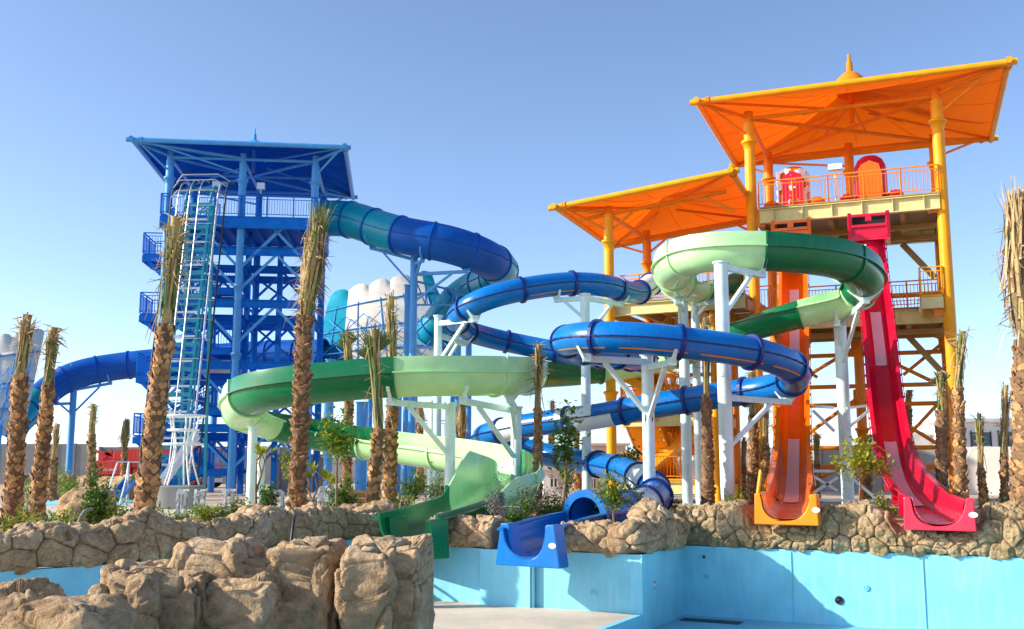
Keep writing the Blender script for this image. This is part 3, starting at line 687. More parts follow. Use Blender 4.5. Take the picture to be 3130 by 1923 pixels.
marks = sorted(set([GP.idx[c] for c, _ in gcols]+[NG-1])); cuts = []
for a, c in zip(marks[:-1], marks[1:]):
    L = GP.cum[c]-GP.cum[a]; k = max(1, round(L/3.0)); cuts += [min(range(a, c), key=lambda i: abs(GP.cum[i]-GP.cum[a]-L*j/k)) for j in range(k)]
cuts = sorted(set(cuts+[NG-1]))
for s0, s1 in zip(cuts[:-1], cuts[1:]):
    mm = [m for c, m in gcols if GP.idx[c] <= s0][-1]
    b = MB(); sweep(b, GP, s0, s1, gprof, caps=True); o = b.build('flume_section', M[mm], gl)
    e = o.modifiers.new('edge', 'EDGE_SPLIT'); e.split_angle = R(40)
    b = MB()                             # joint rib round the outside of the section end
    P_, tv, a_, u_ = GP.p[s0], GP.t[s0], GP.side[s0], GP.up[s0]; n = 20; vs = []; hh = gside(s0)
    angs = [math.pi*(1+k/n) for k in range(n+1)]
    for (r_, h_) in ((GR-.01, -.035), (GR+.055, -.035), (GR+.055, .035), (GR-.01, .035)):
        for g in angs: vs.append(P_+tv*h_+(a_*math.cos(g)+u_*math.sin(g))*r_)
    m_ = n+1; b.add(vs, [(k*m_+j, k*m_+j+1, ((k+1) % 4)*m_+j+1, ((k+1) % 4)*m_+j) for k in range(4) for j in range(n)])
    b.add(vs, [(0, m_, 2*m_, 3*m_), (n, m_+n, 2*m_+n, 3*m_+n)])
    for sgn in (-1, 1):                  # short vertical rib up the raised wall
        h = gwall(s0)[0 if sgn < 0 else 1]; q = P_+a_*sgn*(GR+.025); b.obox(q+u_*(h/2+.06), a_*.03, u_*(h/2), tv*.03)
    b.build('joint_rib', M[mm], o)
e = GP.p[-1]; 
mouth(gl, e-Vector((0, 0, .64)), NW*.9-U2*.3, .62, 1.4, 1.5, .08, .66, .45, 'green', hornw=.13)

# ---- mint white posts carrying the two slides
posts = [(1340, 37.6, 966, .15, [(BP, BP.at(1440, 935, 36.2), BR), (BP, BP.at(1420, 1010, 40), BR)], 'white steel post left of the upper blue loop'),
 (1377, 31.2, 1232, .16, [(GP, GP.at(1200, 1146, 29.3), GR)], 'mint post in front of the lower green run'),
 (1578, 31.8, 1245, .17, [(GP, GP.at(1560, 1143, 30.4), GR), (GP, GP.at(1420, 1143, 29.5), GR)], 'mint post under the right end of the big green bend'),
 (1788, 36.7, 900, .17, [(BP, BP.at(1700, 870, 36.7), BR), (BP, BP.at(1900, 888, 38.3), BR)], 'tall mint post under the top blue run'),
 (1978, 28.6, 1085, .17, [(BP, BP.at(2060, 1044, 26.6), BR), (BP, BP.at(1790, 1032, 27.2), BR)], 'white post under the front blue run, beside the pool corner'),
 (2087, 39.6, 905, .2, [(GP, GP.at(2060, 860, 37.4), GR)], 'pale mint post left of its thinner twin behind the palm'),
 (2123, 41.2, 905, .16, [(GP, GP.at(2160, 868, 40.5), GR)], 'thinner mint post just left of the brown palm'),
 (2203, 29.6, 803, .2, [(GP, GP.at(2330, 765, 31.1), GR), (BP, BP.at(2400, 1176, 31.2), BR)], 'tall white post in front of the top green bend'),
 (2567, 36.6, 985, .22, [(GP, GP.at(2665, 850, 33.8), GR), (GP, GP.at(2540, 926, 35.5), GR)], 'thick mint post between the orange and red slides'),
 (774, 33.2, 1305, .15, [], 'white post at the left end of the green loop'),
 (800, 38.6, 1365, .15, [], 'shorter white post behind the left green loop')]
for px, Y, yt, r, arms, lb in posts: steel_post(px, Y, yt, r, 'mint', lb, arms, group=None)
steel_post(1322, 38.6, 1226, .16, 'mint', 'white post behind the lower green run with a round foot')
b = MB(); t = thing('brace_frame', 'white cross braces between the thick mint post and the slides', 'bracing', (W(2567, 1500, 36.6).x, 36.6, 0))
for (a, c) in (((2490, 1242), (2548, 1246)), ((2588, 1248), (2650, 1240)), ((2485, 1255), (2550, 1318)), ((2590, 1310), (2655, 1255)), ((2490, 1440), (2553, 1440)), ((2485, 1455), (2560, 1500)), ((2560, 1460), (2485, 1508)), ((2590, 1450), (2690, 1535)), ((2490, 1528), (2700, 1532))):
    b = MB(); b.bar(W(*a, 36.3), W(*c, 36.3), .09, .09); b.build('brace', M['mint'], t)

# ---- orange and red drop slides
def speed_slide(label, pts, m, m2, launch, strips, mouthw):
    P = Path(pts, 6); n = len(P.p)-1; t = thing('drop_slide', label, 'water slide', (P.p[-1].x, P.p[-1].y, 0)); r = .44
    WL = lambda i: .34-.24*max(0, min(1, (i/n-.62)/.25))
    def pr(i):
        f = i/n; wl = WL(i)
        lp = .13*(1-max(0, min(1, (f-.72)/.15))*.8); out = [(-r-lp, wl+.03), (-r-lp, wl), (-r-.02, wl)]+[(r*math.copysign(abs(math.cos(g))**.7, math.cos(g)), r*.8*math.sin(g)) for g in [math.pi+math.pi*k/14 for k in range(15)]]+[(r+.02, wl), (r+lp, wl), (r+lp, wl+.03)]
        inn = [(r, wl+.03)]+[((r-.03)*math.copysign(abs(math.cos(g))**.7, math.cos(g)), (r*.8-.03)*math.sin(g)) for g in [2*math.pi-math.pi*k/14 for k in range(15)]]+[(-r, wl+.03)]
        return out+inn
    k = 9
    for j in range(k):
        s0, s1 = n*j//k, n*(j+1)//k; b = MB(); sweep(b, P, s0, s1, pr, caps=False); o = b.build('flume_section', M[m], t); e = o.modifiers.new('edge', 'EDGE_SPLIT'); e.split_angle = R(40)
        for sg_ in (-1, 1): b = MB(); b.obox(P.p[s0]+P.side[s0]*sg_*(r+.06)+P.up[s0]*(WL(s0)-.2), P.side[s0]*.06, P.up[s0]*.215, P.t[s0]*.05); b.build('joint_rib', M[m], o)
    for sg_ in (-1, 1): 
        b = MB()
        for i in range(0, int(n*.8), 4): b.obox(P.p[i]+P.side[i]*sg_*(r+.15)+P.up[i]*(WL(i)-.04), P.side[i]*.02, P.up[i]*.03, P.t[i]*.03)
        b.poly([P.p[i]+P.side[i]*sg_*(r+.17)+P.up[i]*(WL(i)-.02) for i in range(0, int(n*.8), 4)], .014, 5)
        tag(b.build('cable_run', M[m], t), kind='stuff')
    for (y0, y1) in strips:
        i0 = min(range(n), key=lambda i: abs(proj(P.p[i])[1]-y0)); i1 = min(range(n), key=lambda i: abs(proj(P.p[i])[1]-y1)); b = MB()
        fl = lambda x: -(r*.8-.03)*(1-min(1, abs(x)/(r-.03))**(2/.7))**.5+.022
        sweep(b, P, i0, i1, lambda i: [(x, fl(x)) for x in (-.19, -.14, 0, .14, .19)], closed=False); b.build('pale_panel', M['strip'], t, recalc=False)
    e = P.p[-1]; fw = -(P.p[0]-P.p[-1]); mouth(t, e-Vector((0, 0, r*.8)), NW, .47, 1.16, 1.2, .08, .5, .32, m2, hornw=.11, taper=0)
    return t, P
OS, OP = speed_slide('orange drop slide with pale strip falling from the tower to the pool', [(2425, 748, 41.9), (2425, 800, 41.3), (2426, 900, 40.3), (2427, 1050, 38.9), (2427, 1200, 37.3), (2425, 1320, 35.5), (2423, 1410, 33.2), (2420, 1468, 29.9), (2415, 1503, 26), (2408, 1520, 22.6), (2400, 1534, 19.65)], 'orange', 'amber', None, [(875, 1110), (1322, 1500)], 1)
RS, RP = speed_slide('red drop slide with pale strips beside the orange one', [(2660, 748, 40.7), (2662, 790, 40.2), (2668, 870, 39.3), (2681, 980, 38), (2693, 1090, 36.7), (2705, 1220, 35), (2722, 1340, 33), (2740, 1420, 30.8), (2768, 1478, 27.7), (2803, 1513, 24.2), (2838, 1532, 21), (2868, 1547, 18.55)], 'red', 'rose', None, [(940, 1102), (1322, 1508)], 1)

# ---- teal and blue raft tube from the blue tower
TR = 1.0
TC = [(995, 668, 56), (1072, 668, 55.2), (1130, 690, 54.6), (1221, 718, 53.6), (1300, 733, 53), (1383, 748, 53), (1460, 776, 53.5), (1515, 806, 55), (1530, 834, 57.5), (1500, 858, 60), (1452, 876, 61.5), (1405, 905, 62), (1365, 950, 62), (1330, 1005, 62.5), (1290, 1050, 64)]
TP = Path(TC, 10, .3)
tl = thing('raft_tube_slide', 'wide teal and blue raft tube curling away from the blue tower', 'water slide', (W(1221, 718, 53.6).x, 53.6, 0))
tube_slide(tl, TP, TR, [(0, 'teal'), (3, 'deep_blue'), (7, 'teal')], 'deep_blue', 2.0, True, fl=.06)
for (px, Y, yt, r, arms, lb) in [(1266, 54.4, 787, .2, [(TP, TP.at(1150, 695, 54.5), TR), (TP, TP.at(1300, 733, 53), TR), (TP, TP.at(1440, 770, 53.4), TR)], 'tall pale blue post carrying the teal raft tube'), (1246, 56, 872, .16, [], 'pale blue post standing close beside the taller one'), (1402, 58, 880, .17, [(TP, TP.at(1500, 858, 60), TR)], 'pale blue post behind the upper blue loop'), (1433, 60, 1045, .18, [], 'short pale blue post behind the lower blue loops'),
        (1108, 54, 1230, .3, [], 'thick pale blue post left under the green loop'), (1215, 57, 1180, .26, [], 'pale blue post right under the green loop'), (1010, 52, 1100, .22, [], 'blue post beside the dark ringed palm')]:
    steel_post(px, Y, yt, r, 'pale_blue', lb, arms)
LC = [(40, 1300, 60), (95, 1246, 62), (119, 1218, 62.6), (157, 1183, 63.2), (200, 1157, 63.6), (262, 1136, 64), (333, 1124, 64.4), (428, 1112, 64.6), (560, 1100, 64.6), (700, 1090, 64.2), (850, 1082, 63.4), (990, 1080, 62.5)]
LQ = Path(LC, 10, .3)
ll = thing('raft_tube_slide', 'dark blue raft slide passing behind the blue tower towards the left', 'water slide', (W(262, 1136, 64).x, 64, 0))
tube_slide(ll, LQ, .86, [(0, 'teal'), (2, 'deep_blue')], 'deep_blue', 1.9, True, fl=.06)
steel_post(226, 63.8, 1186, .2, 'pale_blue', 'pale blue post under the left raft slide', [(LQ, LQ.at(330, 1124, 64.4), .86), (LQ, LQ.at(140, 1195, 63), .86)])
# ================================================================ towers
class Frame:
    def __init__(s, O, ang): s.O = Vector((O.x, O.y, 0)); s.e = Vector((math.cos(ang), math.sin(ang), 0)); s.n = Vector((-math.sin(ang), math.cos(ang), 0)); s.ang = ang
    def p(s, x, y, z): return s.O+s.e*x+s.n*y+Vector((0, 0, z))
    def loc(s, P): d = P-s.O; return d.dot(s.e), d.dot(s.n), P.z
    def xat(s, px, y, z):               # local x of the point on row (y, z) seen at column px
        lo, hi = -40., 40.; f = lambda x: proj(s.p(x, y, z))[0]-px
        for _ in range(60):
            m = (lo+hi)/2
            if (f(lo) < 0) != (f(m) < 0): hi = m
            else: lo = m
        return lo
def railing(root, pts, m, h=1.1, post=1.4, bal=.14, name='railing', r=.028):
    b = MB(); z = Vector((0, 0, 1))
    for a, c in zip(pts[:-1], pts[1:]):
        L = (c-a).length; b.bar(a+z*h, c+z*h, r*1.9, r*1.9); b.bar(a+z*(h-.16), c+z*(h-.16), r*1.2); b.bar(a+z*.12, c+z*.12, r*1.3)
        n = max(1, round(L/post))
        for i in range(n+1): q = a.lerp(c, i/n); k_ = r*(2.3 if i == n else 2.0); b.bar(q, q+z*(h+(.004 if i == n else 0)), k_, k_)
        n = max(1, round(L/bal))
        for i in range(1, n): q = a.lerp(c, i/n); b.bar(q+z*.12, q+z*(h-.16), .02, .02)
    return tag(b.build(name, M[m], root), kind='stuff')
def flight(root, p, q, width, m, nt_=9, m2=None):     # stair flight from p to q with stringers, treads, handrails
    d = q-p; sd = Vector((d.y, -d.x, 0)).normalized()*width/2; z = Vector((0, 0, 1)); h = Vector((d.x, d.y, 0)).normalized()
    for s_ in (-1, 1):
        b = MB(); b.bar(p+sd*s_-z*.05, q+sd*s_-z*.05, .07, .32); b.build('stringer', M[m], root)
    b = MB()
    for i in range(nt_): c = p.lerp(q, (i+.5)/nt_); b.obox(c+z*.02, h*.15, sd*.96, z*.025)
    tag(b.build('treads', M[m2 or m], root), kind='stuff')
    for s_ in (-1, 1): railing(root, [p+sd*s_+z*.1, q+sd*s_+z*.1], m, 1.0, 1.6, .2, 'handrail', .024)
def landing(root, F, x0, x1, y0, y1, z, m, rails='lrfb', th=.3, m2=None):
    b = MB(); b.obox(F.p((x0+x1)/2, (y0+y1)/2, z-.04), F.e*(x1-x0)/2, F.n*(y1-y0)/2, Vector((0, 0, .04))); b.build('deck', M[m], root)
    for (a, c) in (((x0, y0), (x1, y0)), ((x1, y0+.1), (x1, y1-.1)), ((x1, y1), (x0, y1)), ((x0, y1-.1), (x0, y0+.1))):
        b = MB(); b.bar(F.p(a[0], a[1], z-.1-th/2), F.p(c[0], c[1], z-.1-th/2), .12, th); b.build('edge_beam', M[m2 or m], root)
    for k, (a, c) in dict(f=((x0, y0), (x1, y0)), r=((x1, y0), (x1, y1)), b=((x1, y1), (x0, y1)), l=((x0, y1), (x0, y0))).items():
        if k in rails: railing(root, [F.p(a[0], a[1], z), F.p(c[0], c[1], z)], m)
def column(root, base, top, r, m, collars=()):
    b = MB(); b.tube(base, top, r, 16); o = b.build('column', M[m], root)
    for z in collars:
        c = Vector((base.x, base.y, z)); b = MB(); b.lathe(c, [(r, -.35), (r*1.25, -.07), (r*1.5, -.06), (r*1.5, .04), (r*1.02, .06)], 16); b.build('collar', M[m], o)
    return o
def canopy(root, cor, zp, cols, ms, mtube, ins, fin, tent=1.0, colr=.2, edge_r=.13, ribs=4):
    """cor: FL FR RR RL corner points (edge level), zp: rise of the peak, cols: column head points"""
    cen = sum(cor, Vector())/4; pk = cen+Vector((0, 0, zp)); n = 14
    for k in range(4):
        a, c = cor[k], cor[(k+1) % 4]; b = MB(); vs = []
        for j in range(n+1):
            f = j/n
            for i in range(n+1):
                q = a.lerp(c, i/n).lerp(pk, f); zz = zp*(f**1.7 if tent > 1 else f)
                sag = -.10*math.sin(math.pi*i/n)*math.sin(math.pi*f)*(1 if tent > 1 else 0)
                vs.append(Vector((q.x, q.y, a.lerp(c, i/n).lerp(cen, f).z+zz+.1+sag)))
        fs = [(j*(n+1)+i, j*(n+1)+i+1, (j+1)*(n+1)+i+1, (j+1)*(n+1)+i) for j in range(n) for i in range(n)]
        b.add(vs, fs, True); b.build('roof_panel', M[ms], root, recalc=False)
        for q_ in (3, 7, 11):
            b = MB(); b.poly([vs[j*(n+1)+q_]-Vector((0, 0, .012)) for j in range(0, n, 2)], .01, 5); tag(b.build('seam', M[ms], root), kind='stuff')
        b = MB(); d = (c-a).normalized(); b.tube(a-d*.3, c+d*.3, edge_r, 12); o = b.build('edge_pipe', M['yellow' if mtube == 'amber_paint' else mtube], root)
        b = MB(); b.tube(a+d*.35, a+d*.5, edge_r*1.35, 12); b.build('clamp', M[mtube], o)
        b = MB(); b.tube(a, Vector((cen.x, cen.y, pk.z*.35+cen.z*.65)).lerp(a, .12), .06, 8); b.build('hip_strut', M[mtube], root)
    # bracket tree on every column head, ring and diagonals
    for q in cols:
        near = sorted(cor, key=lambda c_: (c_-q).length)[0]
        b = MB(); b.tube(Vector((q.x, q.y, q.z-.9)), q+Vector((0, 0, .35)), colr*.85, 12); h = b.build('column_head', M[mtube], root)
        b = MB(); b.tube(q+Vector((0, 0, .1)), near-Vector((0, 0, .05)), .09, 8); b.build('strut', M[mtube], h)
        b = MB(); b.tube(q-Vector((0, 0, .75)), q.lerp(near, .8), .055, 8); b.build('strut', M[mtube], h)
    for a, c in ins:
        b = MB(); b.tube(a, c, .09, 8); b.build('frame_tube', M[mtube], root)
    if fin:
        b = MB(); top = Vector((cen.x, cen.y, pk.z+.1)); b.lathe(top, fin, 20); b.build('finial', M[mtube], root)
        b = MB(); b.tube(cen-Vector((0, 0, .1)), pk, .1, 10); b.build('mast', M[mtube], root)
    return cen, pk

# ---------------------------------------------------------------- blue tower
O = W(519, 530, 52.6); FB = Frame(O, R(6.5))
bt = thing('slide_tower', 'tall blue steel slide tower with stairs and a flat blue roof', 'tower', FB.p(4, 3, 0))
ZP = W(743, 664, 53).z; ZR = W(600, 432, 51).z
cor = [WZ(405, 427, ZR), WZ(1055, 450, ZR)]; dv = FB.n*10.2
cor = cor+[cor[1]+dv, cor[0]+dv]
X1 = FB.xat(743, 0, ZR-1); X2 = FB.xat(964, 0, ZR-1); DY = 6.6
heads = []
for x in (0, X1, X2):
    for y in (0, DY):
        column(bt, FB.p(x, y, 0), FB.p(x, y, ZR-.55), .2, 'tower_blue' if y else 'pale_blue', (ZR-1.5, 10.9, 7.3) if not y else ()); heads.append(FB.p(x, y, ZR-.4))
H = lambda x, y: FB.p(x, y, ZR-.35)
ins = [(H(0, 0), H(X2, 0)), (H(0, DY), H(X2, DY)), (H(0, 0), H(0, DY)), (H(X2, 0), H(X2, DY)), (H(0, 0), H(X2, DY)), (H(X2, 0), H(0, DY)), (H(X1, 0), H(X1, DY)), (H(0, DY/2), H(X2, DY/2))]
canopy(bt, cor, 1.25, heads, 'blue_roof', 'pale_blue', ins, [(.8, -.12), (.72, .05), (.5, .28), (.25, .42), (.12, .48), (.1, .8), (.05, .85), (.04, 1.15), (0, 1.17)], 1)
landing(bt, FB, -.3, X2+.3, -.3, DY+.3, ZP, 'tower_blue', 'frbl', .55)
for x in [i*.75 for i in range(0, int(X2/.75)+1)]:
    b = MB(); b.bar(FB.p(x, -.1, ZP-.3), FB.p(x, DY+.1, ZP-.3), .09, .28); b.build('joist', M['tower_blue'], bt)
b = MB(); b.bar(FB.p(X1, DY/2, 0), FB.p(X1, DY/2, ZP), .28, .28); b.build('column', M['tower_blue'], bt)
b = MB(); b.bar(FB.p(X2*.72, DY*.6, 0), FB.p(X2*.72, DY*.6, ZP), .28, .28); b.build('column', M['tower_blue'], bt)
lv = [3.1, 6.35, 9.6, 12.4]
for z in lv:
    for y in (0, DY/2, DY):
        b = MB(); b.ibeam(FB.p(.1, y, z+(.0 if y else .35)), FB.p(X2-.1, y, z+(.0 if y else .35)), .26, .42); tag(b.build('beam', M['tower_blue'], bt), kind='stuff')
    for x in (0, X1, X2):
        b = MB(); b.ibeam(FB.p(x, .1, z-.3), FB.p(x, DY-.1, z-.3), .22, .36); tag(b.build('beam', M['tower_blue'], bt), kind='stuff')
    for (x, sg_) in ((X1, -1), (X1, 1), (X2, -1), (0, 1)):
        for y in (0, DY/2, DY):
            zz = z+(.35 if not y else 0)-.2
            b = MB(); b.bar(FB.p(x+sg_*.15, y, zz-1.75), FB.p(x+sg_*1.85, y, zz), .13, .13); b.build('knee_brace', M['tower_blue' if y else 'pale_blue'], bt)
for (x, sg_) in ((X1, -1), (X1, 1), (X2, -1), (0, 1)):
    b = MB(); b.bar(FB.p(x+sg_*.15, .05, ZP-2.6), FB.p(x+sg_*2.2, .05, ZP-.45), .14, .14); b.build('knee_brace', M['pale_blue'], bt)
for k, (a, c) in enumerate((((X1, 3.3), (X2, 6.4)), ((X2, 3.3), (X1, 6.4)), ((X1, 9.6), (X2, 6.4)), ((X2, 9.8), (X1, 12.5)))):
    b = MB(); b.bar(FB.p(a[0], DY, a[1]), FB.p(c[0], DY, c[1]), .13, .13); b.build('brace', M['tower_blue'], bt)
# switchback stairs
xl0, xl1 = FB.xat(421, .8, 6), FB.xat(500, .8, 6); xr0, xr1 = FB.xat(640, .8, 6), FB.xat(716, .8, 6)
zl = [W(430, y, 53.3).z for y in (1330, 1145, 960, 778)]; zr = [W(690, y, 54).z for y in (1432, 1247, 1065, 884)]
prev = FB.p(xl1+.6, 1.3, 0)
for i in range(4):
    landing(bt, FB, xr0, xr1, .5, 3.1, zr[i], 'tower_blue', 'fr', .3)
    flight(bt, FB.p(xl1, 1.1, zl[i-1] if i else .1), FB.p(xr0, 1.1, zr[i]), 1.05, 'tower_blue')
    landing(bt, FB, xl0, xl1, .5, 3.1, zl[i], 'tower_blue', 'flb', .34)
    flight(bt, FB.p(xr0, 2.5, zr[i]), FB.p(xl1, 2.5, zl[i]), 1.05, 'tower_blue')
    for y in (.6, 3.0):
        b = MB(); b.bar(FB.p(xl0+.2, y, zl[i]-.35), FB.p(xl1+.3, y, zl[i]-1.75), .14, .2); b.build('landing_bracket', M['tower_blue'], bt)
        b = MB(); b.bar(FB.p(xl1+.3, y, zl[i]-1.75), FB.p(xl1+.3, y, max(.2, zl[i]-3.3)), .14, .14); b.build('landing_post', M['tower_blue'], bt)
        b = MB(); b.bar(FB.p(xr1-.1, y, zr[i]-.35), FB.p(xr1-.1, y, max(0, zr[i]-3.2)), .14, .14); b.build('landing_post', M['tower_blue'], bt)
flight(bt, FB.p(xl1, 1.1, zl[3]), FB.p(xr0, 1.1, ZP), 1.05, 'tower_blue')
for (x, y) in ((X1+1, -.25), (X1-1.3, -.25)):
    b = MB(); c = FB.p(x, y, ZP+1.25); b.bar(c, c+Vector((0, 0, .35)), .05); b.build('lamp_post', M['steel'], bt); b = MB(); b.obox(c+Vector((0, 0, .4)), FB.e*.2, FB.n*.15, Vector((0, 0, .17))); b.build('floodlight', M['steel'], bt)

# ---------------------------------------------------------------- raft conveyor in front of the blue tower
P0, P1 = W(512, 1462, 47), W(606, 615, 50.3); cv = thing('raft_conveyor', 'steep teal raft conveyor ladder with steel guide rails', 'conveyor', (P0.x, P0.y, 0))
ax = (P1-P0).normalized(); sd = Vector((1, 0, 0)); sd = (sd-ax*sd.dot(ax)).normalized(); fr = sd.cross(ax); hw = .62
for s_ in (-1, 1):
    b = MB(); b.bar(P0+sd*s_*hw, P1+sd*s_*hw, .11, .16); b.build('rail', M['teal_paint'], cv)
    b = MB(); b.bar(P0+sd*s_*hw-fr*.55, P1+sd*s_*hw-fr*.55, .08, .1); b.build('rail', M['teal_paint'], cv)
nR = 34
for i in range(nR):
    q = P0.lerp(P1, (i+.5)/nR)
    b = MB(); b.bar(q-sd*hw, q+sd*hw, .07, .1 if i % 3 else .2); b.build('rung', M['teal_paint'] if i % 3 != 1 else M['steel'], cv)
b = MB()
for i in range(0, nR*2):
    q = P0.lerp(P1, i/(nR*2)); q2 = P0.lerp(P1, (i+1)/(nR*2)); s_ = 1 if i % 2 else -1
    b.bar(q+sd*hw*s_-fr*.5, q2-sd*hw*s_-fr*.5, .03)
tag(b.build('lattice', M['teal_paint'], cv), kind='stuff')
for (o_, r_, m_, d_) in ((-.95, .035, 'steel', .25), (1.05, .05, 'steel', .25), (1.42, .045, 'dark', .2), (-1.3, .04, 'dark', .2), (.18, .03, 'steel', .5), (-.3, .03, 'steel', .5)):
    b = MB(); b.tube(P0+sd*o_+fr*d_, P1+sd*o_+fr*d_, r_, 8); b.build('guide_rail', M[m_], cv)
    b = MB(); pts = []
    for k in range(9): g = math.pi*.5*k/8; pts.append(P1+sd*o_+fr*d_+ax*1.5*math.sin(g)-fr*1.3*(1-math.cos(g)))
    b.poly(pts, r_, 8); tag(b.build('rail_bend', M[m_], cv), kind='stuff')
for i in range(14):
    q = P0.lerp(P1, (i+.5)/14); b = MB(); b.poly([q-sd*1.3+fr*.2, q-sd*.9+fr*.5, q+sd*.9+fr*.5, q+sd*1.42+fr*.2], .018, 6); tag(b.build('hoop', M['steel'], cv), kind='stuff')
for k in range(3):
    g = k*.45; c = P1+ax*(1.5*math.sin(g)+.1)-fr*1.3*(1-math.cos(g)); b = MB()
    b.poly([c-sd*1.3+fr*.2, c-sd*.9+fr*.6+ax*.2, c+sd*.9+fr*.6+ax*.2, c+sd*1.42+fr*.2], .028, 6); tag(b.build('hoop', M['steel'], cv), kind='stuff')
for s_ in (-1, 1):
    b = MB(); pts = [P1+sd*hw*s_+ax*1.2*math.sin(g)-fr*.9*(1-math.cos(g)) for g in [math.pi*.5*k/6 for k in range(7)]]; b.poly(pts, .07, 8); tag(b.build('rail_bend', M['teal_paint'], cv), kind='stuff')
b = MB(); c = P1+ax*1.2-fr*.9; b.bar(c-sd*hw, c+sd*hw, .14, .14); b.build('head_roller', M['teal_paint'], cv)
for s_ in (-1, 1):
    b = MB(); q = P1+sd*s_*hw-fr*.5; b.bar(q, Vector((q.x, q.y+.6, 0)), .14, .14); b.build('leg', M['teal_paint'], cv)
# sloping boarding trough at its foot
a, c = W(600, 1330, 45.5), W(500, 1470, 43); b = MB(); b.bar(a, c, .25, .4); b.build('side_plate', M['steel'], cv)

# white pipe frame on a concrete drum
base = W(550, 1545, 38.2); base.z = 0; pf = thing('steel_cage', 'white waisted pipe cage standing on the grey concrete drum', 'steel cage', base)
zt = W(550, 1483, 38.2).z; zz = [W(550, y, 38.2).z for y in (1272, 1315, 1358, 1483)]; rr = [.78, .55, .72, .95]
dr = thing('concrete_drum', 'grey oval concrete base drum on the paving', 'concrete base', base)
b = MB(); pts = [(.86*math.copysign(abs(math.cos(g))**.6, math.cos(g)), .62*math.copysign(abs(math.sin(g))**.6, math.sin(g))) for g in [2*math.pi*k/40 for k in range(40)]]
b.prism([base+Vector((x, y, 0)) for x, y in pts], (0, 0, zt-.02)); o = b.build('drum', M['concrete'], dr); bv = o.modifiers.new('bevel', 'BEVEL'); bv.width = .05; bv.segments = 3; bv.limit_method = 'ANGLE'
for z, r_ in zip(zz[:3], rr[:3]):
    b = MB(); b.poly([base+Vector((r_*math.cos(g), r_*.8*math.sin(g), z)) for g in [2*math.pi*k/24 for k in range(25)]], .045, 8); tag(b.build('ring', M['white_pipe'], pf), kind='stuff')
for k in range(5):
    g = 2*math.pi*k/5+.4; pts = []
    for j in range(13):
        z = zz[0]+(zt-zz[0])*j/12; f = (z-zt)/(zz[0]-zt); r_ = .66-.32*math.sin(math.pi*min(1, f*1.15)*.75)+.28*max(0, f-.6); pts.append(base+Vector((r_*math.cos(g), r_*.8*math.sin(g), z)))
    b = MB(); b.poly(pts, .034, 8); tag(b.build('leg', M['white_pipe'], pf), kind='stuff')

# ---------------------------------------------------------------- orange tower
AO = R(-20.5); ZO = W(2600, 235, 38.5).z; 
cor = [WZ(2132, 312, ZO), WZ(3082, 190, ZO), None, None]
AO = math.atan2(cor[1].y-cor[0].y, cor[1].x-cor[0].x); n_ = Vector((-math.sin(AO), math.cos(AO), 0)); dv = n_*9.9
cor[2] = cor[1]+dv; cor[3] = cor[0]+dv
FO = Frame(cor[0]+n_*1.9, AO)
xa = FO.xat(2292, 0, ZO-2); xb = FO.xat(2868, 0, ZO-2); DO = 6.2; xm = (xa+xb)/2
ot = thing('slide_tower', 'yellow and orange slide tower under a large tilted orange canopy', 'tower', FO.p(xm, 3, 0))
ZPO = FO.p(0, 0, 0).z+W(2580, 612, FO.p(xm, -.3, 0).y).z
heads = []
for x in (xa, xb):
    for y in (0, DO):
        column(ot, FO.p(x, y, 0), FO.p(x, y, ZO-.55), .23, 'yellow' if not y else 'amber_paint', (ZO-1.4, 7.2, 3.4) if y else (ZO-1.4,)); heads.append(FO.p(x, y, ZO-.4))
column(ot, FO.p(xm, DO, 0), FO.p(xm, DO, ZO-.55), .22, 'amber_paint', (ZO-1.4, 6.8, 3.2)); heads.append(FO.p(xm, DO, ZO-.4))
H = lambda x, y: FO.p(x, y, ZO-.35)
ins = [(H(xa, 0), H(xb, 0)), (H(xa, DO), H(xb, DO)), (H(xa, 0), H(xa, DO)), (H(xb, 0), H(xb, DO)), (H(xa, 0), H(xb, DO)), (H(xb, 0), H(xa, DO))]
cen, pk = canopy(ot, cor, 1.5, heads, 'fabric', 'amber_paint', ins, [(.85, -.15), (.78, .0), (.6, .32), (.36, .58), (.18, .68), (.14, .7), (.13, 1.15), (.08, 1.2), (.07, 1.5), (0, 1.52)], 2, .23)
for k in range(8):
    g = 2*math.pi*k/8+.2; b = MB(); b.tube(cen+Vector((math.cos(g)*2.4, math.sin(g)*2.4, .15)), pk-Vector((0, 0, .7)), .05, 8); b.build('mast_strut', M['amber_paint'], ot)
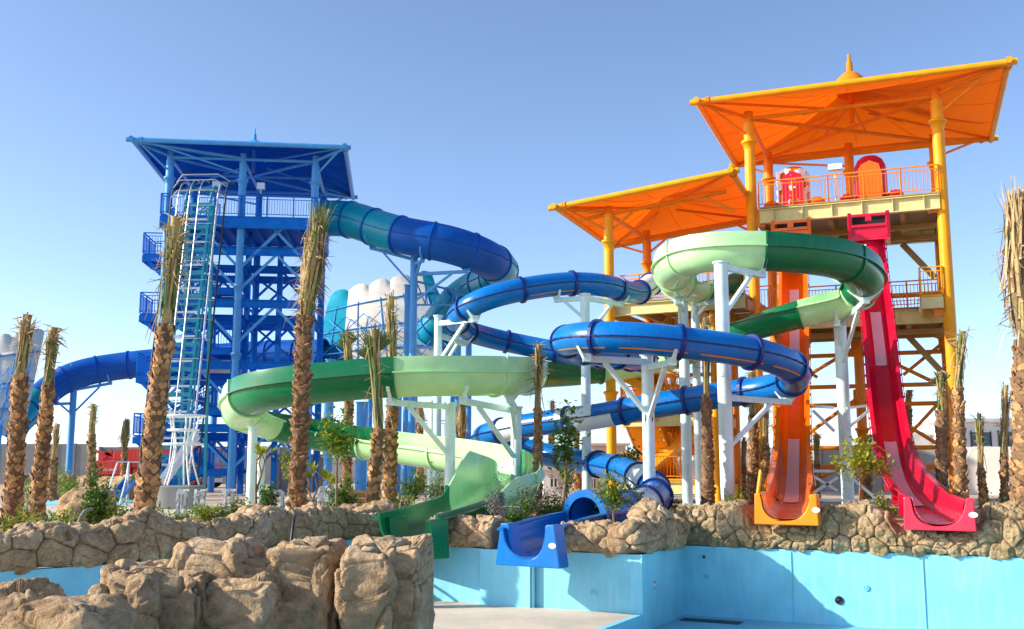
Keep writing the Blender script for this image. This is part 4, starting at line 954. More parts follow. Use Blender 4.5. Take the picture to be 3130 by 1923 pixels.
# edge pipes of the fabric canopies are yellow all round
def deck_level(z, x0, x1, y0, y1, rails, nj=6, m='tan_paint'):
    b = MB(); b.obox(FO.p((x0+x1)/2, (y0+y1)/2, z-.03), FO.e*(x1-x0)/2, FO.n*(y1-y0)/2, Vector((0, 0, .03))); b.build('deck', M[m], ot)
    for yy in (y0+.1, y1-.1):
        b = MB(); b.ibeam(FO.p(x0, yy, z-.4), FO.p(x1, yy, z-.4), .3, .6)
        for k in range(6): q = FO.p(x0+(x1-x0)*(k+.5)/6, yy, z-.4); b.obox(q, FO.e*.012, FO.n*.13, Vector((0, 0, .26)))
        tag(b.build('beam', M['cream_paint'], ot), kind='stuff')
    for k in range(nj+1):
        x = x0+(x1-x0)*k/nj; b = MB(); b.ibeam(FO.p(x, y0+.3, z-.5), FO.p(x, y1-.3, z-.5), .2, .5); tag(b.build('joist', M[m], ot), kind='stuff')
    for yy in (y0+(y1-y0)*.35, y0+(y1-y0)*.7):
        b = MB(); b.bar(FO.p(x0, yy, z-.85), FO.p(x1, yy, z-.85), .16, .22); b.build('cross_beam', M[m], ot)
    for k, (a, c) in dict(f=((x0, y0), (x1, y0)), r=((x1, y0), (x1, y1)), b=((x1, y1), (x0, y1)), l=((x0, y1), (x0, y0))).items():
        if k in rails: railing(ot, [FO.p(a[0], a[1], z), FO.p(c[0], c[1], z)], 'amber_paint')
deck_level(ZPO, xa+.35, xb-.1, -.35, DO, 'frb', 5)
ZM = W(2780, 945, FO.p(xb-1, 3, 0).y).z
deck_level(ZM, xa+.3, xb-.1, 2.2, DO+.4, 'fb', 5)
for x in (xa, xb):
    for z in (ZPO-.4, ZM-.4):
        b = MB(); b.obox(FO.p(x+(.25 if x == xa else -.25), 0, z), FO.e*.3, FO.n*.12, Vector((0, 0, .36))); b.build('bracket', M['amber_paint'], ot)
# small side landing on the right
landing(ot, FO, xb-1.0, xb-.2, -.25, 2.2, ZM+.1, 'yellow', 'flr', .45, 'cream_paint')
# bracing of the back frame
lev = [z for z in (1.5, 4.3, 6.6, 8.4)]
for z in lev:
    for y in (DO,):
        for dz in (0, .85):
            b = MB(); b.tube(FO.p(xa, y, z+dz), FO.p(xb, y, z+dz), .1, 8); b.build('cross_tube', M['amber_paint'], ot)
    b = MB(); b.tube(FO.p(xb, 0, z), FO.p(xb, DO, z+.1), .1, 8); b.build('cross_tube', M['amber_paint'], ot)
    b = MB(); b.tube(FO.p(xa, 0, z), FO.p(xa, DO, z+.1), .1, 8); b.build('cross_tube', M['amber_paint'], ot)
for (z0, z1) in ((.3, 1.6), (2.2, 4.4), (5.0, 6.7), (7.2, 8.5)):
    for (x0, x1) in ((xm, xa), (xm, xb)):
        for f in (1.0, ):
            b = MB(); b.tube(FO.p(x0, DO, z1+.3), FO.p(x0+(x1-x0)*.95, DO, z0), .085, 8); b.build('diagonal_brace', M['amber_paint'], ot)
        b = MB(); b.tube(FO.p(x1, DO, z1+.4), FO.p(x1-(x1-x0)*.5, DO, z0+.6), .075, 8); b.build('diagonal_brace', M['amber_paint'], ot)
    b = MB(); b.tube(FO.p(xb, 0, z1+.3), FO.p(xb, DO, z0), .085, 8); b.build('diagonal_brace', M['amber_paint'], ot)
    for x in (xm, xb):
        b = MB(); b.obox(FO.p(x, DO, z1+.3), FO.e*.32, FO.n*.04, Vector((0, 0, .3))); b.build('gusset_plate', M['amber_paint'], ot)
for (x, y) in ((xa, DO), (xm, DO), (xb, DO), (xb, 0)):
    b = MB(); q = FO.p(x, y, 0); b.obox(FO.p(x-1.2 if x > xa else x+1.2, y, ZPO-1.6), FO.e*.01, FO.n*.01, Vector((0, 0, .01)))
for x in (xa+.35, xb-.3):
    for (za, zb_) in ((ZPO-2.4, ZPO-.75), (ZM-2.4, ZM-.75)):
        b = MB(); b.bar(FO.p(x, DO*.95, za), FO.p(x+(1.3 if x < xm else -1.3), DO*.95, zb_), .2, .26); b.build('knee_brace', M['tan_paint'], ot)
# launch boxes, drop tubes and start capsules
def launch(px, P, m):
    lx_, ly, lz = FO.loc(P.p[0]); x = lx_; yf = ly-.75; zt = ZPO-.70; zb_ = lz+.12; w_ = .72; h_ = zt-zb_; zv = Vector((0, 0, 1))
    for s_ in (-1, 1):
        b = MB(); b.bar(FO.p(x+s_*w_, yf, zt), FO.p(x+s_*w_, yf, zb_), .13, .13); b.build('launch_frame_post', M[m], ot)
        b = MB(); b.obox(FO.p(x+s_*(w_-.03), yf+.5, zt-h_/2), FO.e*.03, FO.n*.42, zv*h_/2); b.build('launch_side', M[m], ot)
    for z in (zt-.12, zb_+.06, zt-h_*.52): b = MB(); b.bar(FO.p(x-w_+.065, yf, z), FO.p(x+w_-.065, yf, z), .12, .11); b.build('launch_frame_bar', M[m], ot)
    b = MB(); b.obox(FO.p(x, yf+.06, zb_+h_*.24), FO.e*(w_-.08), FO.n*.03, zv*(h_*.2)); b.build('launch_panel', M[m], ot)
    b = MB(); b.obox(FO.p(x, yf-.08, zt-.25), FO.e*.12, FO.n*.04, zv*.13); b.build('latch', M[m], ot)
    b = MB(); b.obox(FO.p(x, yf+.6, zt-h_*.4), FO.e*(w_-.1), FO.n*.03, zv*(h_*.38)); b.build('launch_back', M['dark'], ot)
    b = MB(); b.obox(FO.p(x, yf+.45, zb_-.04), FO.e*(w_+.06), FO.n*.5, zv*.05); b.build('launch_floor', M[m], ot)
launch(2425, OP, 'orange'); launch(2662, RP, 'red')
for P, m, pxw in ((OP, 'orange', 2425), (RP, 'red', 2662)):     # short closed tube between box and open flume
    t = OS if m == 'orange' else RS; q = P.p[0]; b = MB(); Q = [q+Vector((0, .1, .1)), q+Vector((0, .05, .02)), P.p[min(9, len(P.p)-1)]+P.up[9]*.1]
    pp = Path.__new__(Path); pp.p = [Q[0].lerp(Q[1], i/6) for i in range(6)]+[Q[1].lerp(Q[2], i/6) for i in range(7)]
    n = len(pp.p); pp.t = [(pp.p[min(n-1, i+1)]-pp.p[max(0, i-1)]).normalized() for i in range(n)]; pp.side = [P.side[0]]*n; pp.up = [a.cross(t_).normalized() for a, t_ in zip(pp.side, pp.t)]
    sweep(b, pp, 0, n-1, lambda i: circ(.56, 24)); sweep(b, pp, 0, n-1, lambda i: circ(.53, 24)[::-1]); b.build('drop_tube', M[m], t, recalc=False)
    b = MB(); ring(b, pp, n-1, .5, .62, .1); b.build('collar', M[m], t)
def capsule(px, m, hood, h, label):
    x = FO.xat(px, 1.0, ZPO+.8); p = FO.p(x, 1.0, ZPO); t = thing('start_capsule', label, 'start capsule', p); b = MB()
    n = 24; vs = []; prof = [(.62, 0), (.66, .5), (.66, h*.6), (.62, h*.78), (.5, h*.9), (.3, h*.97), (.02, h)]
    for r_, z in prof:
        for i in range(n): g = 2*math.pi*i/n; vs.append(p+FO.e*r_*math.cos(g)+FO.n*r_*.8*math.sin(g)+Vector((0, 0, z)))
    b.add(vs, [(k*n+i, k*n+(i+1) % n, (k+1)*n+(i+1) % n, (k+1)*n+i) for k in range(len(prof)-1) for i in range(n)], True); b.build('shell', M[m], t)
    b = MB(); pts = [(-.42, .1), (.42, .1), (.46, h*.55), (.36, h*.74), (0, h*.82), (-.36, h*.74), (-.46, h*.55)]
    b.prism([p+FO.e*x_-FO.n*.56+Vector((0, 0, z_)) for x_, z_ in pts], -FO.n*.06); b.build('door', M[hood], t)
    for s_ in (-1, 1):
        b = MB(); c = p+FO.e*s_*.95-FO.n*.2
        b.lathe(c, [(.36, 0), (.38, .15), (.3, .38), (.15, .5), (0, .53)], 16); b.build('step_dome', M[m], t)
    return t, x
capsule(2662, 'red', 'orange', 2.15, 'red start capsule with orange door on the upper deck')
t, x = capsule(2428, 'orange', 'red', 2.0, 'orange start capsule half wrapped in white sheeting on the upper deck')
b = MB(); vs = []; n = 22
for j in range(n+1):
    for i in range(n+1):
        g = -2.9+2.5*i/n; z = .15+1.6*j/n; r_ = .73+.07*noise.noise((i*.45, j*.35, 2)); vs.append(FO.p(x, 1, ZPO)+FO.e*r_*math.cos(g)+FO.n*r_*.85*math.sin(g)+Vector((0, 0, z+.15*noise.noise((i*.2, 1, 5)))))
b.add(vs, [(j*(n+1)+i, j*(n+1)+i+1, (j+1)*(n+1)+i+1, (j+1)*(n+1)+i) for j in range(n) for i in range(n) if noise.noise((i*.22, j*.2, 9)) > -.12], True); b.build('wrapping', M['sticker'], t, recalc=False)
xl = FO.xat(2558, 1, ZPO+1); b = MB(); b.bar(FO.p(xl, .4, ZPO), FO.p(xl, .4, ZPO+1.5), .09); b.build('lamp_post', M['white_pipe'], ot); b = MB(); b.obox(FO.p(xl, .35, ZPO+1.6), FO.e*.28, FO.n*.15, Vector((0, 0, .12))); b.build('floodlight', M['white_pipe'], ot)

# lower annex with second canopy
an = thing('tower_annex', 'lower tower annex under the smaller orange canopy, with cream stairs', 'tower', W(2000, 1400, 44))
A0, A1 = W(1698, 634, 42.5), W(2236, 524, 39.2); dz = (A1-A0); dv2 = n_*8.6
ac = [A0, A1, A1+dv2, A0+dv2]
cen2 = sum(ac, Vector())/4
FA = Frame(A0+n_*1.6, math.atan2(A1.y-A0.y, A1.x-A0.x)); sl_ = (A1.z-A0.z)/math.hypot(A1.x-A0.x, A1.y-A0.y)
xc = FA.xat(1862, 0, 10); hd = []
for y in (0, 5.2):
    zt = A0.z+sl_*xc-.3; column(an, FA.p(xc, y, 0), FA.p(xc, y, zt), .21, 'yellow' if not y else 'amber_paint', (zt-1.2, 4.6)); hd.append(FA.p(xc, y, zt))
Lx = math.hypot(A1.x-A0.x, A1.y-A0.y)
hx = lambda x, y: FA.p(x, y, A0.z+sl_*x-.3)
canopy(an, ac, .7, hd, 'fabric', 'amber_paint', [(hx(.6, 0), hx(Lx-.5, 0)), (hx(.6, 5.2), hx(Lx-.5, 5.2)), (hx(xc, 0), hx(xc, 5.2))], None, 2, .21, .12)
for y in (0, 5.2):
    b = MB(); b.tube(hx(xc, y)-Vector((0, 0, .8)), hx(xc+1.1, y)-Vector((0, 0, .1)), .06, 8); b.build('strut', M['amber_paint'], an)
    b = MB(); b.tube(hx(Lx-1.4, y)-Vector((0, 0, .1)), hx(Lx-.2, y)-Vector((0, 0, .9)), .06, 8); b.build('strut', M['amber_paint'], an)
def adeck(z, x0, x1, y0, y1, rails, m='tan_paint', bm_='cream_paint'):
    b = MB(); b.obox(FA.p((x0+x1)/2, (y0+y1)/2, z-.03), FA.e*(x1-x0)/2, FA.n*(y1-y0)/2, Vector((0, 0, .03))); b.build('deck', M[m], an)
    for yy in (y0+.1, y1-.1):
        b = MB(); b.ibeam(FA.p(x0, yy, z-.35), FA.p(x1, yy, z-.35), .28, .5); tag(b.build('beam', M[bm_], an), kind='stuff')
    k = max(2, int((x1-x0)/1.2))
    for i in range(k+1):
        x = x0+(x1-x0)*i/k; b = MB(); b.bar(FA.p(x, y0+.3, z-.42), FA.p(x, y1-.3, z-.42), .14, .4); b.build('joist', M[m], an)
    for kk, (a, c) in dict(f=((x0, y0), (x1, y0)), r=((x1, y0), (x1, y1)), b=((x1, y1), (x0, y1)), l=((x0, y1), (x0, y0))).items():
        if kk in rails: railing(an, [FA.p(a[0], a[1], z), FA.p(c[0], c[1], z)], 'amber_paint')
xr_ = FA.xat(2290, 1, 8); zA = W(2000, 920, 43).z
adeck(zA, xc-.2, xr_, .2, 5.4, 'lbf')
x1_ = FA.xat(2180, 2, 3)
xs0, xs1 = FA.xat(1930, 2, 3), FA.xat(2085, 2, 3)
lz = [W(2050, y, 44).z for y in (1510, 1290)]+[zA]
zz_ = [1.0, W(1950, 1265, 45).z, 5.4]
for k, z in enumerate((zz_[0], zz_[1])):
    adeck(z, xs0-.1, x1_+.4, 1.0, 4.4, 'f', 'yellow', 'cream_paint')
for (pa, pb, w_) in ((FA.p(xs0, 3.2, zz_[0]), FA.p(xs1+1.2, 3.2, zz_[1]), 1.6), (FA.p(xs1+1.2, 1.6, zz_[1]), FA.p(xs0, 1.6, zz_[1]+1.6), 1.6), (FA.p(xs0, 3.2, zz_[1]+1.6), FA.p(xs1+1, 3.2, zA-.1), 1.6)):
    flight(an, pa, pb, w_, 'yellow', 12)
    d = (pb-pa); sdv = Vector((d.y, -d.x, 0)).normalized()*w_/2*.9; z = Vector((0, 0, 1)); b = MB(); b.add([pa+sdv-z*.2, pa-sdv-z*.2, pb-sdv-z*.2, pb+sdv-z*.2, pa+sdv-z*.26, pa-sdv-z*.26, pb-sdv-z*.26, pb+sdv-z*.26], [(0, 1, 2, 3), (7, 6, 5, 4), (0, 4, 5, 1), (1, 5, 6, 2), (2, 6, 7, 3), (3, 7, 4, 0)]); b.build('soffit', M['cream_paint'], an)
for (x, y) in ((xs0-.1, 4.4), (xs1+1.4, 4.4), (x1_+.4, 1.0), (x1_+.4, 4.4), (FA.xat(2240, 1, 4), .3)):
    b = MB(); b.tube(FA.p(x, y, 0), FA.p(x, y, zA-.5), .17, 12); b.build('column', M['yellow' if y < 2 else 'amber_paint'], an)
for (pa, pb, w_) in ((FA.p(xs0+.75, 4.3, zz_[0]), FA.p(xs0+.75, .9, zz_[1]), 1.5), (FA.p(xs0+.75, 4.3, zz_[1]), FA.p(xs0+.75, .9, zz_[1]+2.3), 1.5)):
    flight(an, pa, pb, w_, 'yellow', 12); d = (pb-pa); sdv = Vector((d.y, -d.x, 0)).normalized()*w_/2*.9; z = Vector((0, 0, 1))
    for k in range(7):                   # boarded underside
        q0, q1 = pa.lerp(pb, k/7+.004), pa.lerp(pb, (k+1)/7-.004); b = MB(); b.prism([q0+sdv-z*.22, q0-sdv-z*.22, q1-sdv-z*.22, q1+sdv-z*.22], (0, 0, -.05)); b.build('soffit_board', M['yellow'], an)
b = MB(); b.obox(FA.p((xs0+xs1)/2+.5, 4.6, (zz_[0]+zz_[1])/2+1.2), FA.e*.95, FA.n*.04, Vector((0, 0, 1.6))); b.build('stair_panel', M['yellow'], an)
for (x0_, x2_, za, zb_) in ((xc, xs0, 2.0, 4.2), (xs0, xc, 5.0, 7.0), (xs1+1.4, x1_+.4, 2.2, 4.0), (x1_+.4, xs1+1.4, 5, 7.2)):
    b = MB(); b.tube(FA.p(x0_, 4.4, za), FA.p(x2_, 4.4, zb_), .085, 8); b.build('diagonal_brace', M['amber_paint'], an)
for z in (3.0, 5.6): b = MB(); b.tube(FA.p(xc, 4.4, z), FA.p(x1_+.4, 4.4, z), .09, 8); b.build('cross_tube', M['amber_paint'], an)
# ================================================================ half-pipe wave walls of the raft rides
def wave_wall(label, grid, lob, colsplit, Y):
    """grid: corner pixels TL TR BR BL with depths; a curved shell built in panels with a scalloped crest"""
    TL, TR_, BRr, BL = [W(*g) for g in grid]; base = (BL+BRr)/2; base.z = 0
    t = thing('wave_wall', label, 'ride wall', base); nu, nv = 10, 6; sub = 4
    nn_ = (TR_-TL).cross(Vector((0, 0, 1))).normalized()
    def P(u, v):
        q = BL.lerp(BRr, u).lerp(TL.lerp(TR_, u), v)
        top = abs(math.sin(u*5*math.pi))**.6*lob*max(0, (v-5/6)*6)**2
        return q+nn_*((1-(2*u-1)**2)*.8-(v-.3)**2*1.6)+Vector((0, 0, top))
    for i in range(nu):
        m = 'teal' if i/nu < colsplit[0] or (i+.5)/nu > colsplit[1] else 'cream_fg'
        for j in range(nv):
            b = MB(); vs = []; g = .004
            for jj in range(sub+1):
                for ii in range(sub+1): vs.append(P((i+ii/sub)/nu, (j+jj/sub)/nv))
            k = sub+1; n0 = len(vs); nn = (TR_-TL).cross(Vector((0, 0, 1))).normalized()
            vs += [v-nn*.12 for v in vs]
            fs = [(y*k+x, y*k+x+1, (y+1)*k+x+1, (y+1)*k+x) for y in range(sub) for x in range(sub)]
            fs += [tuple(n0+q for q in f[::-1]) for f in fs]
            for a in range(sub): fs += [(a, n0+a, n0+a+1, a+1), (sub*k+a, sub*k+a+1, n0+sub*k+a+1, n0+sub*k+a), (a*k, (a+1)*k, n0+(a+1)*k, n0+a*k), (a*k+sub, n0+a*k+sub, n0+(a+1)*k+sub, (a+1)*k+sub)]
            b.add(vs, fs, True); o = b.build('shell_panel', M[m], t); e = o.modifiers.new('edge', 'EDGE_SPLIT'); e.split_angle = R(50)
    nn = (TR_-TL).cross(Vector((0, 0, 1))).normalized()
    for v in (.25, .5, .8):
        b = MB(); b.poly([P(u/10, v)+nn*.07 for u in range(11)], .05, 6); tag(b.build('frame_rib', M['pale_blue'], t), kind='stuff')
    for u in (.1, .3, .5, .7, .9):
        b = MB(); b.poly([P(u, v/6)+nn*.04 for v in range(6)], .03, 6); tag(b.build('frame_rib', M['pale_blue'], t), kind='stuff')
    b = MB()
    for i in range(6):
        for j in range(3):
            a, c = P(.06+i*.147, j*.22), P(.06+(i+1)*.147, (j+1)*.22); d, e = P(.06+(i+1)*.147, j*.22), P(.06+i*.147, (j+1)*.22)
            b.tube(a+nn*.9, c+nn*.25, .03, 5); b.tube(d+nn*.9, e+nn*.25, .03, 5); b.tube(a+nn*.9, d+nn*.9, .03, 5)
    tag(b.build('truss', M['pale_blue'], t), kind='stuff')
    for u in (.1, .4, .7, .95):
        p = P(u, .1)+nn*.6; b = MB(); b.tube(Vector((p.x, p.y, 0)), p, .16, 10); b.build('leg', M['pale_blue'], t)
wave_wall('tall teal and cream wave wall with scalloped crest right of the blue tower', [(1000, 905, 66), (1318, 832, 66), (1420, 1130, 62), (960, 1150, 62)], .34, (.2, .88), 66)
wave_wall('cream and teal wave wall cut by the left edge of the picture', [(-120, 1060, 60), (138, 1012, 62), (70, 1330, 58), (-200, 1340, 57)], .3, (.0, .98), 60)
# cream flume underside seen between the stairs
CP = Path([(590, 1112, 60), (640, 1108, 60.5), (700, 1106, 61), (760, 1110, 61)], 3, .3)
t = thing('cream_flume', 'cream flume piece under the blue stairs', 'water slide', (CP.p[0].x, 60, 0)); b = MB(); sweep(b, CP, 0, len(CP.p)-1, lambda i: [(.8*math.cos(math.pi+math.pi*k/12), .8*math.sin(math.pi+math.pi*k/12)*.9) for k in range(13)]+[(.76*math.cos(-math.pi*k/12), .76*math.sin(-math.pi*k/12)*.9) for k in range(13)], caps=True); b.build('trough', M['cream_fg'], t)
b = MB(); p = CP.p[4]; b.tube(Vector((p.x, p.y, 0)), p-Vector((0, 0, .7)), .2, 12); b.build('post', M['pale_blue'], t)
# truss walkway
t = thing('truss_beam', 'pale blue lattice truss between the tall posts', 'truss', (W(1330, 900, 56).x, 56, 0)); a, c = W(1272, 860, 55.5), W(1412, 895, 58); a2, c2 = W(1272, 932, 55.5), W(1412, 932, 58)
for k, (p, q) in enumerate(((a, c), (a2, c2))): b = MB(); b.bar(p, q, .1, .1); b.build('chord', M['pale_blue'], t)
for i in range(5):
    p, q = a.lerp(c, i/5), a2.lerp(c2, (i+1)/5) if i % 2 == 0 else a2.lerp(c2, (i+.2)/5); b = MB(); b.bar(p, q, .06); b.build('lattice_bar', M['pale_blue'], t)
    b = MB(); b.bar(a.lerp(c, (i+1)/5), a2.lerp(c2, (i+1)/5), .06); b.build('lattice_bar', M['pale_blue'], t)
t = thing('low_platform', 'pale blue railed platform behind the green loop', 'platform', W(1310, 1500, 58)); b = MB()
p0, p1 = W(1245, 1352, 58), W(1390, 1352, 58); railing(t, [p0, p1], 'pale_blue', 1.2, 1.2, .3); b = MB(); b.bar(p0-Vector((0, -.6, .1)), p1-Vector((0, -.6, .1)), 1.2, .15); b.build('deck', M['pale_blue'], t)
for q in (p0, p1): b = MB(); b.bar(Vector((q.x, q.y+.5, 0)), q+Vector((0, .5, 0)), .15); b.build('leg', M['pale_blue'], t)

# ================================================================ background buildings and walls
def panel_wall(p0, p1, h, label, m, n, th=.25):
    t = thing('boundary_wall', label, 'wall', (p0+p1)/2); d = (p1-p0); L = d.length; d.normalize(); nn = Vector((-d.y, d.x, 0))
    for i in range(n):
        a, c = p0+d*(L*i/n+.015), p0+d*(L*(i+1)/n-.015); b = MB(); b.obox((a+c)/2+Vector((0, 0, h/2)), d*((c-a).length/2), nn*th/2, Vector((0, 0, h/2))); b.build('wall_panel', M[m], t)
        b = MB(); b.obox(a+Vector((0, 0, h/2)), d*.1, nn*(th/2+.05), Vector((0, 0, h/2+.03))); b.build('pilaster', M[m], t)
g = lambda px, Y: Vector(((px-1565)/FPX*Y*1.0, Y, 0))
panel_wall(g(-420, 84), g(300, 84), W(100, 1357, 84).z, 'long grey precast wall behind the left palms', 'concrete', 12)
panel_wall(g(318, 86), g(920, 86), W(400, 1367, 86).z, 'grey precast wall behind the red crane', 'concrete', 10)
panel_wall(g(860, 60), g(1010, 60), W(930, 1390, 60).z, 'short grey block wall behind the dark ringed palm', 'concrete', 3)
panel_wall(g(2500, 62), g(2868, 58), W(2800, 1368, 60).z, 'grey rendered wall behind the red slide', 'concrete', 4)
panel_wall(g(2900, 56), g(3400, 52), W(3000, 1366, 55).z, 'pale concrete wall at the right behind the palms', 'wall_pale', 3)
panel_wall(g(1000, 90), g(2500, 96), 2.0, 'low pale boundary wall far behind the slides', 'wall_pale', 20)
def house(label, x0, x1, ytop, Y, dep, m, wins, para=.0, name='villa'):
    A = W(x0, ytop, Y); B = W(x1, ytop, Y); h = A.z; c = Vector(((A.x+B.x)/2, Y+dep/2, 0)); t = thing(name, label, 'building', c); w_ = B.x-A.x
    b = MB(); b.box(c+Vector((0, 0, h/2)), w_, dep, h); b.build('wall', M[m], t)
    b = MB(); b.box(c+Vector((0, 0, h+.12)), w_+.9, dep+.9, .24); b.build('roof', M['white_wall' if m == 'white_wall' else m], t)
    for (u0, u1, v0, v1) in wins:
        p = Vector((A.x+w_*(u0+u1)/2, Y, h*(v0+v1)/2)); sx, sz = w_*(u1-u0), h*(v1-v0)
        b = MB(); b.box(p+Vector((0, -.01, 0)), sx, .12, sz); o = b.build('window', M['glass'], t)
        for k in (-1, 0, 1): b = MB(); b.box(p+Vector((k*sx/2, -.09, 0)), .07, .08, sz+.1); b.build('mullion', M['dark' if sx > 1.2 else 'white_wall'], o)
        for k in (-1, 1): b = MB(); b.box(p+Vector((0, -.09, k*sz/2)), sx, .07, .07); b.build('frame_bar', M['white_wall'], o)
    return t, A, B
house('white two storey villa with dark windows at the right', 2880, 3120, 1290, 74, 9, 'white_wall', [(.05, .25, .62, .85), (.35, .6, .62, .85), (.7, .92, .6, .86), (.1, .4, .2, .45), (.55, .9, .2, .45)])
house('lower white villa wing behind the red slide', 2740, 2875, 1330, 76, 8, 'white_wall', [(.1, .45, .35, .65), (.55, .9, .35, .65)])
house('white villa wing cut by the right edge', 3125, 3300, 1300, 78, 9, 'white_wall', [(.1, .5, .5, .75)])
house('tan rendered flat roofed block far behind the blue slide', 1806, 1912, 1362, 112, 12, 'tan_wall', [(.08+.16*i, .16+.16*i, .45, .62) for i in range(6)], name='far_building')
house('pale far block beside the tan one', 1690, 1802, 1378, 120, 12, 'white_wall', [(.1+.2*i, .2+.2*i, .4, .6) for i in range(4)], name='far_building')
house('low white pump house behind the lower blue tube', 1662, 1850, 1437, 52, 5, 'white_wall', [(.1, .22, .35, .7), (.45, .58, .3, .7), (.75, .85, .3, .7)], name='pump_house')
house('long pale far building on the horizon at the right', 2120, 2480, 1375, 118, 10, 'white_wall', [(.05+.12*i, .11+.12*i, .4, .65) for i in range(7)], name='far_building')
house('small tan far building behind the green loop', 1180, 1330, 1392, 110, 10, 'tan_wall', [(.1+.2*i, .2+.2*i, .4, .65) for i in range(4)], name='far_building')
house('pale far building left of the green mouth', 940, 1100, 1395, 115, 10, 'white_wall', [(.1+.2*i, .2+.2*i, .4, .65) for i in range(4)], name='far_building')
def far_post(px, y0, Y, label):
    t = thing('light_mast', label, 'mast', g(px, Y)); b = MB(); p = W(px, y0, Y); b.tube(g(px, Y), p, .12, 8, .05); b.build('pole', M['steel'], t); b = MB(); b.box(p, 1.6, .3, .3); b.build('lamp_head', M['steel'], t)

# ================================================================ red crane truck
YC = 71; k_ = YC/FPX; X = lambda px: (px-1565)*k_*1.0
ct = thing('crane_truck', 'red mobile crane truck parked before the grey wall', 'crane truck', (X(460), YC, 0))
zc = lambda py: W(400, py, YC).z
def cb(name, x0, x1, y0, y1, d0, d1, m, bev=.06):
    b = MB(); b.box(((X(x0)+X(x1))/2, YC+(d0+d1)/2, (zc(y0)+zc(y1))/2), X(x1)-X(x0), d1-d0, zc(y0)-zc(y1)); o = b.build(name, M[m], ct)
    if bev: v = o.modifiers.new('bevel', 'BEVEL'); v.width = bev; v.segments = 2
    return o
cb('chassis', 285, 660, 1452, 1468, .2, 2.4, 'dark', .03)
cb('counterweight', 284, 412, 1408, 1452, 0, 2.6, 'crane_red'); cb('engine_cover', 350, 392, 1380, 1407, .4, 2.2, 'crane_red'); cb('slewing_cab', 395, 440, 1372, 1430, .1, 1.3, 'crane_red')
cb('deck_body', 415, 575, 1432, 1452, .1, 2.5, 'crane_red')
cab = cb('cab', 578, 655, 1412, 1470, .1, 2.5, 'crane_red', .15); cb('cab_roof_rack', 585, 640, 1404, 1411, .4, 2.2, 'crane_red')
for (x0, x1) in ((584, 612), (617, 640)): cb('cab_window', x0, x1, 1418, 1438, .06, .14, 'glass', 0)
cb('door_sign', 610, 620, 1445, 1452, .05, .09, 'crane_white', 0); cb('bumper', 650, 662, 1462, 1476, .0, 2.5, 'steel', .03)
b = MB(); b.bar(Vector((X(300), YC+1, zc(1395))), Vector((X(520), YC+1, zc(1376))), .55, .6); o = b.build('boom', M['crane_red'], ct); b = MB(); b.bar(Vector((X(520), YC+1, zc(1376))), Vector((X(600), YC+1, zc(1369))), .42, .45); b.build('boom_section', M['crane_red'], o)
for (a, c) in (((290, 1378), (350, 1392)), ((310, 1405), (345, 1378)), ((325, 1380), (352, 1402))): b = MB(); b.bar(Vector((X(a[0]), YC+.5, zc(a[1]))), Vector((X(c[0]), YC+.5, zc(c[1]))), .18); b.build('linkage', M['crane_red'], ct)
for px in (315, 355, 480, 520, 600, 640):
    for d in (.25, 2.3):
        c = Vector((X(px), YC+d, .5)); b = MB(); b.lathe(c-Vector((0, .18, 0)), [(0, 0), (.3, 0), (.46, .02), (.5, .06), (.5, .3), (.46, .36), (0, .36)], 18, (0, 1, 0)); wl = b.build('wheel', M['dark'], ct)
        b = MB(); b.lathe(c-Vector((0, .2, 0)), [(0, .0), (.2, .0), (.26, .04)], 14, (0, 1, 0)); b.build('rim', M['crane_red'], wl)
cu = bpy.data.curves.new('lettering', 'FONT'); cu.body = 'TG-500M'; cu.size = .24; cu.extrude = .01; cu.align_x = 'CENTER'
tmp = bpy.data.objects.new('lettering_source', cu); C.objects.link(tmp); dg = bpy.context.evaluated_depsgraph_get(); me = bpy.data.meshes.new_from_object(tmp.evaluated_get(dg)); bpy.data.objects.remove(tmp)
o = bpy.data.objects.new('lettering', me); C.objects.link(o); me.materials.clear(); me.materials.append(M['crane_white']); o.parent = ct; o.location = Vector((X(350), YC-.02, zc(1440)))-OFF[ct]; o.rotation_euler = (R(90), 0, 0); o['kind'] = 'stuff'
# striped barrier
t = thing('hazard_barrier', 'black and yellow striped barrier at the foot of the grey wall', 'barrier', g(235, 62)); p0, p1 = W(208, 1487, 62), W(258, 1478, 62)
for i in range(8): b = MB(); a, c = p0.lerp(p1, i/8), p0.lerp(p1, (i+1)/8); b.bar(a, c, .15, .3); b.build('stripe_block', M['stripe_yellow' if i % 2 else 'dark'], t)
for q in (p0, p1): b = MB(); b.bar(Vector((q.x, q.y+.1, 0)), q+Vector((0, .1, 0)), .1); b.build('leg', M['dark'], t)

